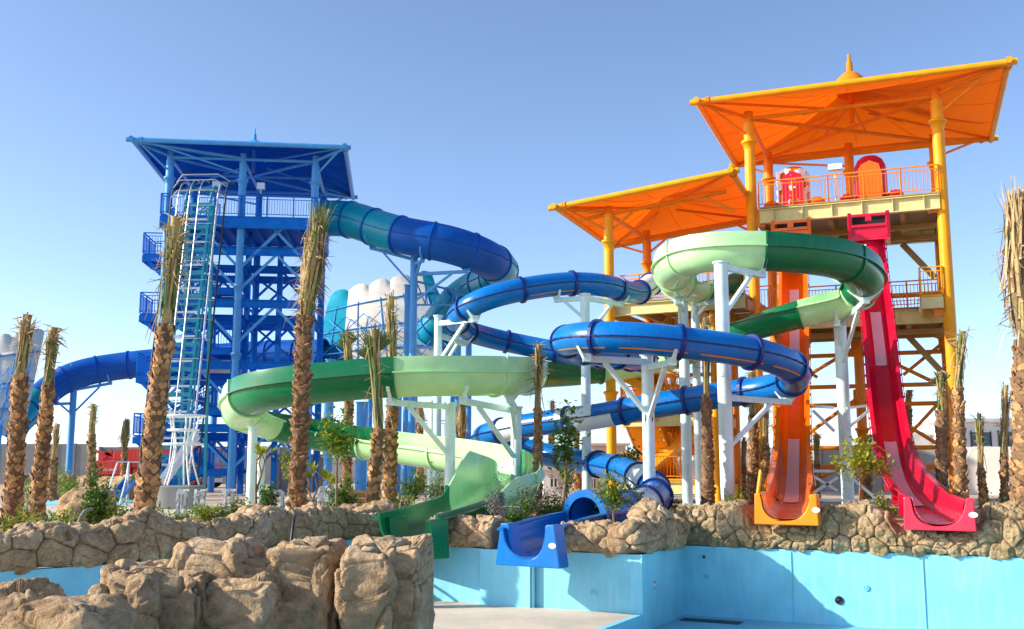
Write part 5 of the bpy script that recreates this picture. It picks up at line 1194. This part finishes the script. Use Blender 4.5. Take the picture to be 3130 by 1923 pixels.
# ================================================================ splash pool with little slide, rock rim, pallet, bollards
w_ = MB(); w_.add([(X_[0], X_[1], .014) for X_ in ((W(160, 1530, 43).x, 41.5), (W(410, 1530, 43).x, 41.5), (W(430, 1530, 47).x, 47), (W(130, 1530, 47).x, 47))], [(0, 1, 2, 3)])
o = w_.build('water', M['pool']); tag(o, 'light blue splash pool behind the palms', None, None, 'structure')
rock_coping([g(130, 47.5), g(265, 48), g(420, 47)], 'low rock rim behind the splash pool at the left', lambda s: 1.05+.15*noise.noise((s, 2, 2)), PROF, .75, .7, 77, 'rock_pale', .12, 4)
t = thing('play_slide', 'small blue play slide with white handrail at the splash pool', 'play slide', g(375, 45)); a, c = W(398, 1475, 46), W(360, 1520, 43.5)
b = MB(); b.bar(a, c, .5, .06); b.build('chute', M['blue'], t)
for s_ in (-1, 1):
    b = MB(); b.bar(a+Vector((s_*.27, 0, .1)), c+Vector((s_*.27, 0, .1)), .05, .2); b.build('side', M['blue'], t)
    b = MB(); q = a+Vector((s_*.25, .2, 0)); b.poly([Vector((q.x, q.y+.2, 0)), q+Vector((0, .2, .9)), q+Vector((-.4, -.1, .9)), c+Vector((s_*.3, 0, .7)), Vector((c.x+s_*.3-.2, c.y, 0))], .035, 6); tag(b.build('handrail', M['white_pipe'], t), kind='stuff')
bol = [(554, 1500, 1580, 27.4, 'wrapped lamp bollard left of the low bush'), (609, 1500, 1550, 30.5, 'wrapped lamp bollard behind the low bush with loose plastic'), (697, 1500, 1586, 27, 'wrapped bollard standing in the low bush'), (850, 1502, 1577, 27.6, 'wrapped lamp bollard left of the dark ringed palm'), (1015, 1496, 1545, 31, 'wrapped bollard beside the pallet of stones'), (985, 1490, 1530, 33, 'far wrapped bollard behind the pallet')]
for px, y0, y1, Y, lb in bol:
    p = W(px, y1, Y); p.z = .02; zt = W(px, y0, Y).z; t = thing('lamp_bollard', lb, 'bollard', p, 'wrapped lamp bollards'); b = MB(); h = zt-p.z
    for s_ in (-1, 1): b = MB(); b.box(p+Vector((s_*.1, 0, h/2)), .06, .16, h); b.build('upright', M['steel'], t)
    b = MB(); b.box(p+Vector((0, 0, h-.05)), .139, .16, .1); b.build('lamp_head', M['steel'], t)
    b = MB(); n = 10; vs = []
    for j in range(9):
        for i in range(n): a = 2*math.pi*i/n; r_ = .17+.035*noise.noise((i*1.3, j*1.1, px)); vs.append(p+Vector((r_*math.cos(a), r_*.8*math.sin(a), h*(.1+.95*j/8))))
    b.add(vs, [(j*n+i, j*n+(i+1) % n, (j+1)*n+(i+1) % n, (j+1)*n+i) for j in range(8) for i in range(n) if noise.noise((i*.6, j*.5, px)) > .08]); b.build('plastic_wrap', M['plastic'], t, recalc=False)
p = W(960, 1545, 34); p.z = .02; t = thing('pallet', 'wooden pallet on the paving below the heap of pale stones', 'pallet', p)
for k in range(6): b = MB(); b.box(p+Vector((0, -.5+k*.2, .13)), 1.9, .14, .03); b.build('slat', M['wood'], t)
for k in (-1, 0, 1): b = MB(); b.box(p+Vector((k*.85, 0, .06)), .12, 1.1, .11); b.build('skid', M['wood'], t)
rnd = random.Random(4)
for k in range(16):
    c = p+Vector((rnd.uniform(-.8, .8), rnd.uniform(-.4, .4), .2+.1*(k//4)+rnd.uniform(0, .04))); b = MB(); boulder_mesh(b, c, (rnd.uniform(.22, .4), rnd.uniform(.15, .25), .06), k+300, 16, 8, 3, .3, rnd.uniform(0, 3), 0); o = b.build('stone_slab', M['sack'], None, recalc=False, off=Vector(c)); o.location = c; tag(o, 'flat pale stone slab in the heap on the pallet', 'stone slab', 'stones heaped on the pallet')
p = W(1085, 1515, 36); p.z = 0; t = thing('timber_stack', 'low stack of brown boards right of the pallet', 'timber stack', p)
for k in range(7): b = MB(); b.box(p+Vector((0, (k % 2)*.05, .06+k*.1)), .95, .8, .085); b.build('board', M['wood'], t)
p = W(1560, 1560, 21.9); p.z = .1; t = thing('planter_box', 'pale concrete planter box beside the blue slide mouth', 'planter', p)
b = MB(); b.box(p+Vector((0, 0, .32)), .62, .5, .62); o = b.build('box', M['wall_pale'], t); v = o.modifiers.new('bevel', 'BEVEL'); v.width = .03; v.segments = 2
b = MB(); q = [W(905, 1568, 22.3), W(903, 1575, 20.9), W(897, 1600, 20.2), W(890, 1655, 20.0)]; b.poly(catmull(q, .1)[0], .03, 8); o = b.build('hose', M['dark']); tag(o, 'black hose hanging over the left rock edging', 'hose')
b = MB(); q = [W(240, 1600, 19), W(248, 1580, 19), W(262, 1562, 19.2), W(280, 1556, 19.4)]; b.poly(catmull(q, .1)[0], .035, 8); o = b.build('pipe', M['concrete']); tag(o, 'bent grey pipe end near the left palms', 'pipe')
b = MB(); b.bar(W(2315, 1520, 24), W(2325, 1440, 24.3), .05, .12); o = b.build('plank', M['stripe_yellow']); tag(o, 'yellowish plank leaning beside the orange slide mouth', 'plank')
# ================================================================ palms
def blade(b, p, d, L, w0, side, bend=0, n=3, tp=.75):
    """one narrow leaf blade, slightly curved"""
    d = d.normalized(); s = side-d*side.dot(d)
    s = s.normalized() if s.length > 1e-6 else d.orthogonal().normalized(); nn = d.cross(s); vs = []
    for i in range(n+1):
        f = i/n; q = p+d*L*f+nn*bend*L*f*f; ww = w0*(1-tp*f**1.5)
        vs += [q-s*ww/2, q+s*ww/2]
    b.add(vs, [(2*i, 2*i+1, 2*i+3, 2*i+2) for i in range(n)])
def palm(label, base, tip, r0, r1, top, kind='clean', seed=0, crown='tied', group='date palms with tied fronds', boot='palm_boot', rows=None, lean=None, flare=1.35, bh=1.0, green=.2, loose=8, wid=1.0):
    """base, tip: trunk ends; top: end of the frond bundle"""
    rnd = random.Random(seed*7+1); t = thing('palm_tree', label, 'palm tree', base, group)
    ax = tip-base; L = ax.length; d = ax/L; a = d.cross(Vector((0, 1, 0))).normalized(); c = a.cross(d)
    nr = max(8, int(L/.25)); vs = []; n = 14
    rad = lambda f: (r0+(r1-r0)*f)*(1+(flare-1)*max(0, 1-f*5)**2)*(1+.04*math.sin(f*17+seed))
    cen = lambda f: base+ax*f+a*(.05*math.sin(f*2.6+seed)*L*.12)
    for j in range(nr+1):
        f = j/nr
        for i in range(n): g = 2*math.pi*i/n; vs.append(cen(f)+(a*math.cos(g)+c*math.sin(g))*rad(f)*.86)
    b = MB(); b.add(vs, [(j*n+i, j*n+(i+1) % n, (j+1)*n+(i+1) % n, (j+1)*n+i) for j in range(nr) for i in range(n)], True); b.add(vs, [list(range(nr*n, nr*n+n))]); tr = b.build('trunk', M['palm_core'], t)
    # leaf bases in crossing spirals, broken and uneven, with loose fibre
    step = .125*bh if kind != 'ring' else .11*bh; rws = int(L/step); b = MB(); per = max(7, int(2*math.pi*r0/.15)) if kind != 'ring' else max(9, int(2*math.pi*r0/.15))
    for j in range(rws):
        f = (j+.3)/rws; tw = j*.38+noise.noise((j*.3, seed, 0))*.6
        for i in range(per):
            if rnd.random() < .10: continue
            g = 2*math.pi*(i+rnd.uniform(-.3, .3))/per+tw; ff = min(1, max(0, f+rnd.uniform(-.5, .5)/rws))
            out = a*math.cos(g)+c*math.sin(g); s = out.cross(d); q = cen(ff)+out*rad(ff)*.83
            sc = rnd.uniform(.55, 1.25); w_ = 2*math.pi*rad(ff)/per*.6*sc; h = step*rnd.uniform(.9, 1.7)*sc; lift = rnd.uniform(.1, .42)*h if kind != 'ring' else rnd.uniform(.35, .7)*h
            x = rnd.random(); b.m = 0 if x < .6 else (1 if x < .85 else 2)
            sk = rnd.uniform(-.3, .3)*w_; lo, hi = q-d*h*.55, q+d*h*.5+out*lift+s*sk
            tl, tr_ = hi-s*w_*rnd.uniform(.15, .8)-d*h*rnd.uniform(0, .3), hi+s*w_*rnd.uniform(.15, .8)-d*h*rnd.uniform(0, .3)
            pts = [lo, q-s*w_+out*.01, tl, tr_, q+s*w_+out*.01, hi-out*lift*.9+d*h*.06]
            mid = q+out*lift*rnd.uniform(.45, .7)-d*h*.05
            b.add(pts+[mid], [(0, 4, 6), (0, 6, 1), (1, 6, 2), (2, 6, 3), (3, 6, 4), (2, 3, 5), (1, 2, 5), (3, 4, 5)])
            if rnd.random() < .35: b.m = 2; blade(b, q+out*lift*.5, d*rnd.uniform(-.3, 1)+out*rnd.uniform(.2, .7)+s*rnd.uniform(-.8, .8), rnd.uniform(.05, .16), .012, s, rnd.uniform(-.4, .4))
    tag(b.build('leaf_bases', [M[boot], M['palm_boot_d'], M['palm_core']], tr, recalc=False), kind='stuff')
    # bundle of tied fronds
    bx = top-tip; BL = bx.length; bd = bx/BL; a2 = bd.cross(Vector((0, 1, 0))).normalized(); c2 = a2.cross(bd)
    b = MB(); mats = [M['stalk'], M['straw'], M['straw_d'], M['frond']]
    prof = (lambda f: r1*(.9-.45*math.sin(min(1, f*1.7)*math.pi*.5)+.62*max(0, (f-.5)*2)**1.5)*wid) if crown != 'shag' else (lambda f: r1*(.75+.75*math.sin(min(1, f*1.15)*math.pi))*wid)
    for k in range(150 if crown != 'shag' else 260):
        g = rnd.uniform(0, 2*math.pi); rr = rnd.random()**.5; f0 = rnd.uniform(-.06, .35 if crown != 'shag' else .6); f1 = min(1.0, f0+rnd.uniform(.35, .7)); out = a2*math.cos(g)+c2*math.sin(g); s = out.cross(bd)
        p0 = tip+bd*BL*f0+out*prof(f0)*rr; p1 = tip+bd*BL*f1*rnd.uniform(.92, 1.02)+out*prof(f1)*rr+s*rnd.uniform(-.08, .08)
        x = rnd.random(); b.m = 0 if x < .3 and f1 < .9 else (3 if x > 1-green else (1 if x < .75 else 2))
        blade(b, p0, p1-p0, (p1-p0).length, rnd.uniform(.022, .06), s, rnd.uniform(-.08, .08), 3, .3)
    tag(b.build('tied_fronds', mats, t, recalc=False), kind='stuff')
    b = MB(); vs = []; n2 = 10
    for j in range(9):
        f = j/8*.93
        for i in range(n2): g = 2*math.pi*i/n2; vs.append(tip+bd*BL*f+(a2*math.cos(g)+c2*math.sin(g))*prof(f)*.62)
    b.add(vs, [(j*n2+i, j*n2+(i+1) % n2, (j+1)*n2+(i+1) % n2, (j+1)*n2+i) for j in range(8) for i in range(n2)], True); b.build('heart', M['stalk' if crown != 'shag' else 'straw_d'], t)
    if loose:                            # stray fronds and cut ends
        b = MB()
        for k in range(loose*6):
            g = rnd.uniform(0, 2*math.pi); out = a2*math.cos(g)+c2*math.sin(g); f = rnd.uniform(.3, .95) if crown != 'shag' else rnd.uniform(.0, .85); p0 = tip+bd*BL*f+out*prof(f)*.7
            dr = out*rnd.uniform(.4, 1.2)+bd*rnd.uniform(-.7, .7); b.m = 1 if rnd.random() < .6 else (2 if rnd.random() < .6 else 3)
            dr.z -= .5 if crown == 'shag' else 0; blade(b, p0, dr, rnd.uniform(.12, .42)*min(1, BL/1.6), rnd.uniform(.012, .035), bd, rnd.uniform(-.6, .2))
        tag(b.build('loose_fronds', mats, t, recalc=False), kind='stuff')
    if loose >= 5:                       # a few long fronds that came loose and hang
        b = MB()
        for k in range(loose//2+3):
            g = rnd.uniform(0, 2*math.pi); out = a2*math.cos(g)+c2*math.sin(g); f = rnd.uniform(.05, .8); q = tip+bd*BL*f+out*prof(f)*.7; L_ = rnd.uniform(.35, .8)*min(1, BL/1.5); dn = Vector((0, 0, -1)); b.m = rnd.choice((1, 1, 2, 0)); pv = q
            vs = []
            for j in range(6):
                h = j/5; r_ = q+out*L_*(.55*h)+bd*L_*.35*h*(1-h)*2+dn*L_*h*h*.8; s = out.cross(dn).normalized()*.02*(1-.6*h); vs += [r_-s, r_+s]
            b.add(vs, [(2*j, 2*j+1, 2*j+3, 2*j+2) for j in range(5)])
        tag(b.build('hanging_fronds', mats, t, recalc=False), kind='stuff')
    if crown == 'fan':                   # short green fans at the head
        for k in range(3):
            b = MB(); hub = top-bd*BL*(.27+.05*k)+a2*(-.1+.1*k); b.m = 3; tl_ = (-.55, .1, .5)[k]
            for q in range(13):
                h = -.5+1.0*q/12; dr = bd*math.cos(h+tl_)+a2*math.sin(h+tl_)+c2*rnd.uniform(-.25, .05); blade(b, hub, dr, BL*(rnd.uniform(.25, .33) if k == 1 else rnd.uniform(.16, .22)), .06, c2.cross(dr), rnd.uniform(-.1, .1))
            tag(b.build('fan_leaf', mats, t, recalc=False), kind='stuff')
    if crown == 'green' or crown == 'shag':
        b = MB(); b.m = 3 if green > .1 else 1
        for k in range(60):
            g = rnd.uniform(0, 2*math.pi); out = a2*math.cos(g)+c2*math.sin(g); p0 = top-bd*BL*.32+out*prof(.8)*rnd.uniform(.1, .8); dr = bd+out*rnd.uniform(.05, .35); blade(b, p0, dr, BL*rnd.uniform(.22, .42), rnd.uniform(.03, .06), out.cross(bd), rnd.uniform(-.1, .15))
        tag(b.build('green_tuft', mats, t, recalc=False), kind='stuff')
    return t
def PP(label, Y, b, t, top, r, crown='tied', **k):
    B, T, E = W(b[0], b[1], Y), W(t[0], t[1], Y), W(top[0], top[1], Y); B.z = min(B.z, .25)
    r *= .86; palm(label, B, T, r, r*k.pop('tap', .82), E, crown=crown, seed=int(b[0])+3, **k)
PP('palm trunk at the far left edge with tied brown fronds', 24, (32, 1590), (62, 1150), (86, 948), .27, loose=10)
PP('second palm from the left with frayed frond top', 26, (112, 1575), (147, 1178), (168, 988), .24, loose=14)
PP('big near palm with thick orange trunk before the conveyor', 19.3, (428, 1610), (508, 990), (542, 640), .27, flare=1.5, loose=22, wid=1.15, tap=.72, green=.45)
PP('dark ringed palm with shaggy brown crown right of the blue tower', 24, (908, 1580), (935, 965), (980, 638), .23, 'shag', kind='ring', boot='palm_boot_d', loose=26, green=.2, tap=.95, flare=1.15, wid=1.15)
PP('palm with green fan leaves in front of the green loop', 25, (1132, 1565), (1158, 1310), (1143, 985), .20, 'fan', loose=5, green=.5, tap=.95)
PP('stout twin palm just right of the fan leaved one', 31, (1192, 1560), (1200, 1185), (1195, 885), .27, loose=10, green=.25, tap=.8)
PP('palm with green head behind the green loop', 39.6, (1060, 1545), (1066, 1180), (1062, 1003), .26, 'fan', loose=5, group=None)
PP('slim palm with cut brown top right of the green bend', 30, (1640, 1585), (1643, 1250), (1648, 1038), .18, loose=10, green=.15, boot='palm_boot_d', tap=.8)
PP('brown palm between the tall white posts', 29.2, (2163, 1560), (2160, 1215), (2155, 955), .25, loose=5, green=.1, tap=.62, wid=.8, kind='clean', boot='palm_boot_d')
PP('palm left of the orange slide behind the blue tube', 36, (2300, 1560), (2302, 1270), (2296, 1128), .27, loose=6, boot='palm_boot')
PP('slim palm close to the left rim of the orange slide', 42, (2342, 1545), (2338, 1360), (2340, 1240), .26, loose=8, green=.3)
PP('thin palm far behind, left of the orange slide', 46, (2272, 1540), (2272, 1420), (2275, 1330), .2, loose=4)
PP('palm with a green fan in front of the yellow column', 29.6, (2880, 1575), (2880, 1255), (2872, 1128), .21, 'fan', boot='palm_boot_d', tap=.95)
PP('tall palm right of the yellow column with tied top', 25.5, (2935, 1575), (2928, 1188), (2942, 1000), .22, loose=5, green=.4, tap=.72)
PP('short palm with a dark brush top before the pale wall', 33, (3012, 1565), (2998, 1430), (2992, 1252), .19, loose=5, green=.35, tap=.75)
PP('thin palm beside the right edge palm with ragged top', 33, (3072, 1565), (3068, 1395), (3076, 1160), .17, loose=8, green=.15, tap=.9)
PP('huge palm cut by the right edge of the picture', 19, (3128, 1585), (3136, 1040), (3118, 585), .30, 'shag', bh=.85, loose=26, green=.05, tap=1.05, flare=1.1, wid=1.1)
PP('small far palm left of the crane', 46, (281, 1500), (280, 1330), (286, 1228), .26, loose=10, green=.3)
PP('fluffy small far palm above the crane', 64, (378, 1500), (380, 1372), (387, 1282), .3, 'shag', loose=8, green=.4)
PP('dark slim palm behind the second palm', 41, (160, 1500), (165, 1400), (178, 1288), .22, loose=2, boot='palm_boot_d')
PP('far palm with bushy brown head behind the white posts', 52, (1284, 1500), (1284, 1310), (1284, 1244), .26, 'shag', loose=6, green=.1)
PP('far palm with bushy head right of the low platform', 50, (1408, 1500), (1408, 1360), (1411, 1230), .3, 'shag', loose=8, green=.25)
PP('far slim palm behind the upper blue return', 55, (1687, 1490), (1687, 1300), (1689, 1220), .24, loose=8)
PP('far palm trunk under the lower blue run', 48, (1765, 1520), (1762, 1380), (1764, 1300), .25, loose=6)
PP('dark far palm behind the red slide', 47, (2775, 1540), (2776, 1250), (2780, 1188), .26, loose=5, boot='palm_boot_d', green=.1)
PP('slim far palm between orange slide and thick post', 44, (2497, 1550), (2496, 1420), (2496, 1320), .22, loose=8, green=.3)
PP('far palm behind the yellow leaved tree', 46, (2652, 1550), (2654, 1420), (2656, 1320), .24, loose=5)
PP('far palm behind the yellow stairs', 56, (2058, 1500), (2058, 1230), (2060, 1130), .28, loose=8, green=.1)

# ================================================================ shrubs and small trees
def leaf(b, p, d, L, w_, up):
    s = d.cross(up)
    s = s.normalized() if s.length > 1e-6 else Vector((1, 0, 0)); n = s.cross(d).normalized()
    b.add([p, p+d*L*.45-s*w_/2+n*w_*.12, p+d*L, p+d*L*.45+s*w_/2+n*w_*.12], [(0, 1, 2), (0, 2, 3)])
def shrub(label, base, h, w_, seed, m='leaf', nl=420, ls=.085, trunk=0, cat='shrub', name='shrub', m2='leaf_d', shape=1.0, lw=.5):
    rnd = random.Random(seed); t = thing(name, label, cat, base); b = MB(); tips = []; z = Vector((0, 0, 1)); nb = 7 if trunk < .5 else 9
    top0 = base+z*trunk*h+Vector((rnd.uniform(-.05, .05), 0, 0))*h
    if trunk: b.tube(base, top0, .02+h*.008, 7, .014+h*.004)
    for k in range(nb):
        g = 2*math.pi*k/nb+rnd.uniform(-.4, .4); el = rnd.uniform(.35, 1.35); Lb = rnd.uniform(.55, 1.0); s0 = top0 if trunk else base+Vector((math.cos(g)*.06, math.sin(g)*.06, 0))
        e = s0+Vector((math.cos(g)*w_/2*math.cos(el)*1.15*Lb, math.sin(g)*w_/2*math.cos(el)*1.15*Lb, max(.15, math.sin(el))*h*(1-trunk)*Lb))
        mid = s0.lerp(e, .5)+Vector((rnd.uniform(-.06, .06), rnd.uniform(-.06, .06), .05)); b.tube(s0, mid, .013, 5, .009); b.tube(mid, e, .009, 5, .005)
        tips += [s0.lerp(e, .55), mid, e, e, mid.lerp(e, .6)]
    tag(b.build('branches', M['twig'], t), kind='stuff')
    b = MB(); ctr = base+z*(trunk*h+(1-trunk)*h*.5)
    for k in range(int(nl*1.7)):
        q = rnd.choice(tips)+Vector((rnd.gauss(0, 1)*w_*.14, rnd.gauss(0, 1)*w_*.14, rnd.gauss(0, 1)*h*(1-trunk)*.13)); q.z = max(q.z, base.z+.03)
        d = Vector((rnd.uniform(-1, 1), rnd.uniform(-1, 1), rnd.uniform(-.5, .9))).normalized(); b.m = 0 if rnd.random() < .65 else 1
        leaf(b, q, d, 1.25*ls*rnd.uniform(.6, 1.3), 1.25*ls*lw*rnd.uniform(.7, 1.2), z)
    tag(b.build('foliage', [M[m], M[m2]], t, recalc=False), kind='stuff'); return t
def SH(label, px, y0, y1, Y, wpx, seed, **k):
    B = W(px, y1, Y); T = W(px, y0, Y); B.z = min(.22, max(.02, B.z)); shrub(label, B, T.z-B.z, wpx*Y/FPX, seed, **k)
SH('tall leafy green shrub before the splash pool', 292, 1440, 1600, 20.5, 70, 1, nl=700, ls=.09)
SH('thin shrub right of the tall leafy one', 350, 1480, 1600, 21, 60, 2, nl=260, ls=.08, m='leaf_y')
SH('sprawling dry shrub at the foot of the left palms', 130, 1560, 1625, 19.5, 150, 3, nl=300, ls=.07, m='leaf_y', m2='leaf_d')
SH('low bright green bush behind the left edging', 640, 1548, 1592, 24, 120, 4, nl=750, ls=.07, m='leaf_y', m2='leaf')
SH('sparse yellowish shrub right of the low bush', 690, 1525, 1595, 24.5, 70, 5, nl=260, ls=.07, m='leaf_y')
SH('dark green shrub beside the small frangipani', 818, 1470, 1578, 25.5, 52, 6, nl=650, ls=.075)
SH('small creeping plant at the foot of the ringed palm', 980, 1555, 1588, 24.2, 90, 7, nl=300, ls=.06)
SH('tall green creeper climbing the palm behind the green loop', 1050, 1450, 1558, 28, 66, 8, nl=900, ls=.085)
SH('thin upright tree with sparse leaves crossing the green run', 1028, 1240, 1555, 27, 110, 9, nl=330, ls=.13, trunk=.5, cat='tree', name='young_tree', m='leaf', m2='leaf_y', lw=.7)
SH('young tree left of the green flume exit', 1265, 1425, 1562, 29, 80, 10, nl=420, ls=.1, trunk=.3, cat='tree', name='young_tree')
SH('yellowish shrub behind the mint post', 1335, 1440, 1560, 33, 70, 11, nl=350, ls=.1, m='leaf_y')
SH('silver grey shrub in front of the green flume', 1515, 1455, 1600, 21.6, 75, 12, nl=420, ls=.055, m='leaf_grey', m2='leaf_grey', trunk=.25)
SH('dark brown leaved shrub behind the planter box', 1612, 1480, 1590, 22.6, 110, 13, nl=520, ls=.06, m='leaf_d', m2='leaf_grey', trunk=.15)
SH('round green shrub growing in the planter box', 1585, 1520, 1598, 21.2, 62, 14, nl=620, ls=.065)
SH('thin tall tree with heart leaves before the mint post', 1716, 1262, 1568, 25, 110, 15, nl=300, ls=.12, trunk=.45, cat='tree', name='young_tree', lw=.8)
SH('small yellow tree behind the thin tall one', 1735, 1385, 1560, 26.5, 60, 16, nl=130, ls=.11, trunk=.4, cat='tree', name='young_tree', m='leaf_y')
SH('low ground shrub left of the tube opening', 1670, 1535, 1585, 25, 130, 17, nl=380, ls=.07)
SH('leafy bright green sapling in front of the blue tube', 1880, 1455, 1600, 21, 95, 18, nl=420, ls=.11, trunk=.35, cat='tree', name='young_tree', m='leaf', m2='leaf_y', lw=.35)
SH('low bush left of the bright green sapling', 1825, 1505, 1575, 25.5, 95, 19, nl=520, ls=.085)
SH('wispy sapling beside the white post', 1945, 1490, 1600, 21.2, 70, 20, nl=130, ls=.07, trunk=.35, m='leaf_y')
SH('dark leaved small tree behind the lower blue run', 1935, 1345, 1540, 34, 75, 21, nl=330, ls=.14, trunk=.45, cat='tree', name='young_tree', m='leaf_d')
SH('yellow green tree with white trunk between the slides', 2622, 1335, 1560, 24, 135, 22, nl=330, ls=.12, trunk=.5, cat='tree', name='young_tree', m='leaf_y', m2='leaf_y', lw=.6)
SH('tiny green sprig before the pale wall', 3052, 1505, 1565, 25, 50, 23, nl=60, ls=.1, m='leaf_d')
SH('small dark shrub beside the orange slide mouth', 2348, 1475, 1560, 26, 45, 24, nl=330, ls=.075, m='leaf')
SH('dry shrub on the far left behind the palms', 75, 1430, 1560, 30, 70, 25, nl=240, ls=.1, m='leaf_y')
SH('sparse bush at the foot of the pale blue post', 205, 1430, 1480, 45, 60, 26, nl=260, ls=.13, m='leaf_y', m2='leaf')
SH('green hanging foliage behind the left green loop', 880, 1375, 1520, 36, 70, 27, nl=260, ls=.12, trunk=.4, m='leaf_y', cat='tree', name='young_tree')
SH('small shrub on the right soil bed behind the rocks', 2215, 1520, 1565, 27, 60, 28, nl=260, ls=.07, m='leaf')

xs = random.Random(99)
for k, (px, y0, y1, Y, wp, m, m2, lb) in enumerate([(470, 1540, 1590, 22, 60, 'leaf_y', 'leaf', 'small yellowish plant right of the big near palm'), (545, 1555, 1598, 21.5, 70, 'leaf', 'leaf_y', 'low green tuft behind the left edging, right of the big palm'), (740, 1520, 1575, 27, 60, 'leaf_y', 'leaf', 'airy yellow shrub by the standing rock'), (1000, 1530, 1578, 26, 60, 'leaf', 'leaf_d', 'green clump between ringed palm and creeper'), (1230, 1490, 1565, 27, 60, 'leaf', 'leaf_y', 'green shrub at the foot of the stout palm'),
    (1350, 1500, 1560, 30, 70, 'leaf_y', 'leaf', 'yellow green bush under the lower green run'), (1690, 1480, 1570, 27, 80, 'leaf_d', 'leaf', 'dark bush between slim palm and mint post'), (1745, 1530, 1575, 25, 70, 'leaf', 'leaf_y', 'fresh green bush behind the blue tube opening'), (2040, 1500, 1560, 31, 70, 'leaf', 'leaf_d', 'bush behind the corner rocks'), (2250, 1500, 1560, 28, 60, 'leaf_y', 'leaf', 'yellowish bush right of the brown palm'), (2480, 1520, 1570, 27, 50, 'leaf', 'leaf_d', 'small bush right of the orange mouth'), (2700, 1510, 1565, 27, 60, 'leaf_y', 'leaf_d', 'thin bush left of the red mouth'), (45, 1545, 1600, 21, 100, 'leaf_y', 'leaf_d', 'dry bush at the foot of the leftmost palm'), (200, 1560, 1605, 20.5, 90, 'leaf', 'leaf_y', 'low bush between second palm and leafy shrub'), (390, 1550, 1600, 22, 60, 'leaf', 'leaf_y', 'green bush just left of the big near palm')]):
    SH(lb, px, y0, y1, Y, wp, 200+k, m=m, m2=m2, nl=330, ls=.075)
def frangipani(label, px, y0, y1, Y, seed):
    rnd = random.Random(seed); B = W(px, y1, Y); B.z = .1; T = W(px, y0, Y); h = T.z-B.z; t = thing('frangipani', label, 'tree', B); b = MB(); ends = []
    def br(p, d, L, r, n):
        e = p+d*L; b.tube(p, e, r, 7, r*.75)
        if n == 0: ends.append((e, d)); return
        for k in range(2): br(e, (d+Vector((rnd.uniform(-.7, .7), rnd.uniform(-.5, .5), .25))).normalized(), L*rnd.uniform(.5, .75), r*.7, n-1)
    br(B, Vector((rnd.uniform(-.1, .1), 0, 1)).normalized(), h*.42, .045, 3); tag(b.build('branches', M['twig'], t), kind='stuff'); b = MB()
    for e, d in ends:
        for k in range(5):
            g = rnd.uniform(0, 6.28); leaf(b, e, (d+Vector((math.cos(g), math.sin(g), rnd.uniform(-.1, .8)))).normalized(), rnd.uniform(.2, .36), .1, Vector((0, 0, 1)))
    tag(b.build('foliage', M['leaf_y'], t, recalc=False), kind='stuff')
frangipani('small frangipani with big yellow leaves before the white post', 785, 1365, 1570, 25.2, 3)
frangipani('low frangipani with bare stems right of the ringed palm', 955, 1435, 1570, 25.6, 8)
frangipani('bare stemmed frangipani by the pallet', 1000, 1450, 1545, 33, 12)
p = W(528, 1752, 9); t = thing('sedge_plant', 'small bright green plant in front of the left pool wall', 'plant', p); b = MB(); rnd = random.Random(5)
for k in range(16): blade(b, p+Vector((rnd.uniform(-.05, .05), rnd.uniform(-.05, .05), -.1)), Vector((rnd.uniform(-.6, .6), rnd.uniform(-.4, .4), 1)), rnd.uniform(.15, .3), .03, Vector((1, 0, 0)), .2)
tag(b.build('leaves', M['frond'], t, recalc=False), kind='stuff')

for k, (pts, lb) in enumerate([(((-30, 1590, 21.5), (120, 1588, 22), (300, 1585, 22.5), (520, 1578, 23.5), (700, 1570, 25)), 'black irrigation hose lying along the left soil bed'), (((1640, 1575, 24.5), (1760, 1560, 26), (1880, 1560, 26.5), (2040, 1556, 27.5)), 'black irrigation hose on the soil near the blue tube')]):
    P_ = [W(*q) for q in pts]
    for q in P_: q.z = .3+.02*math.sin(q.x*5)
    b = MB(); C_, _ = catmull(P_, .3); b.poly(C_, .022, 6); o = b.build('hose', M['dark']); tag(o, lb, 'hose')
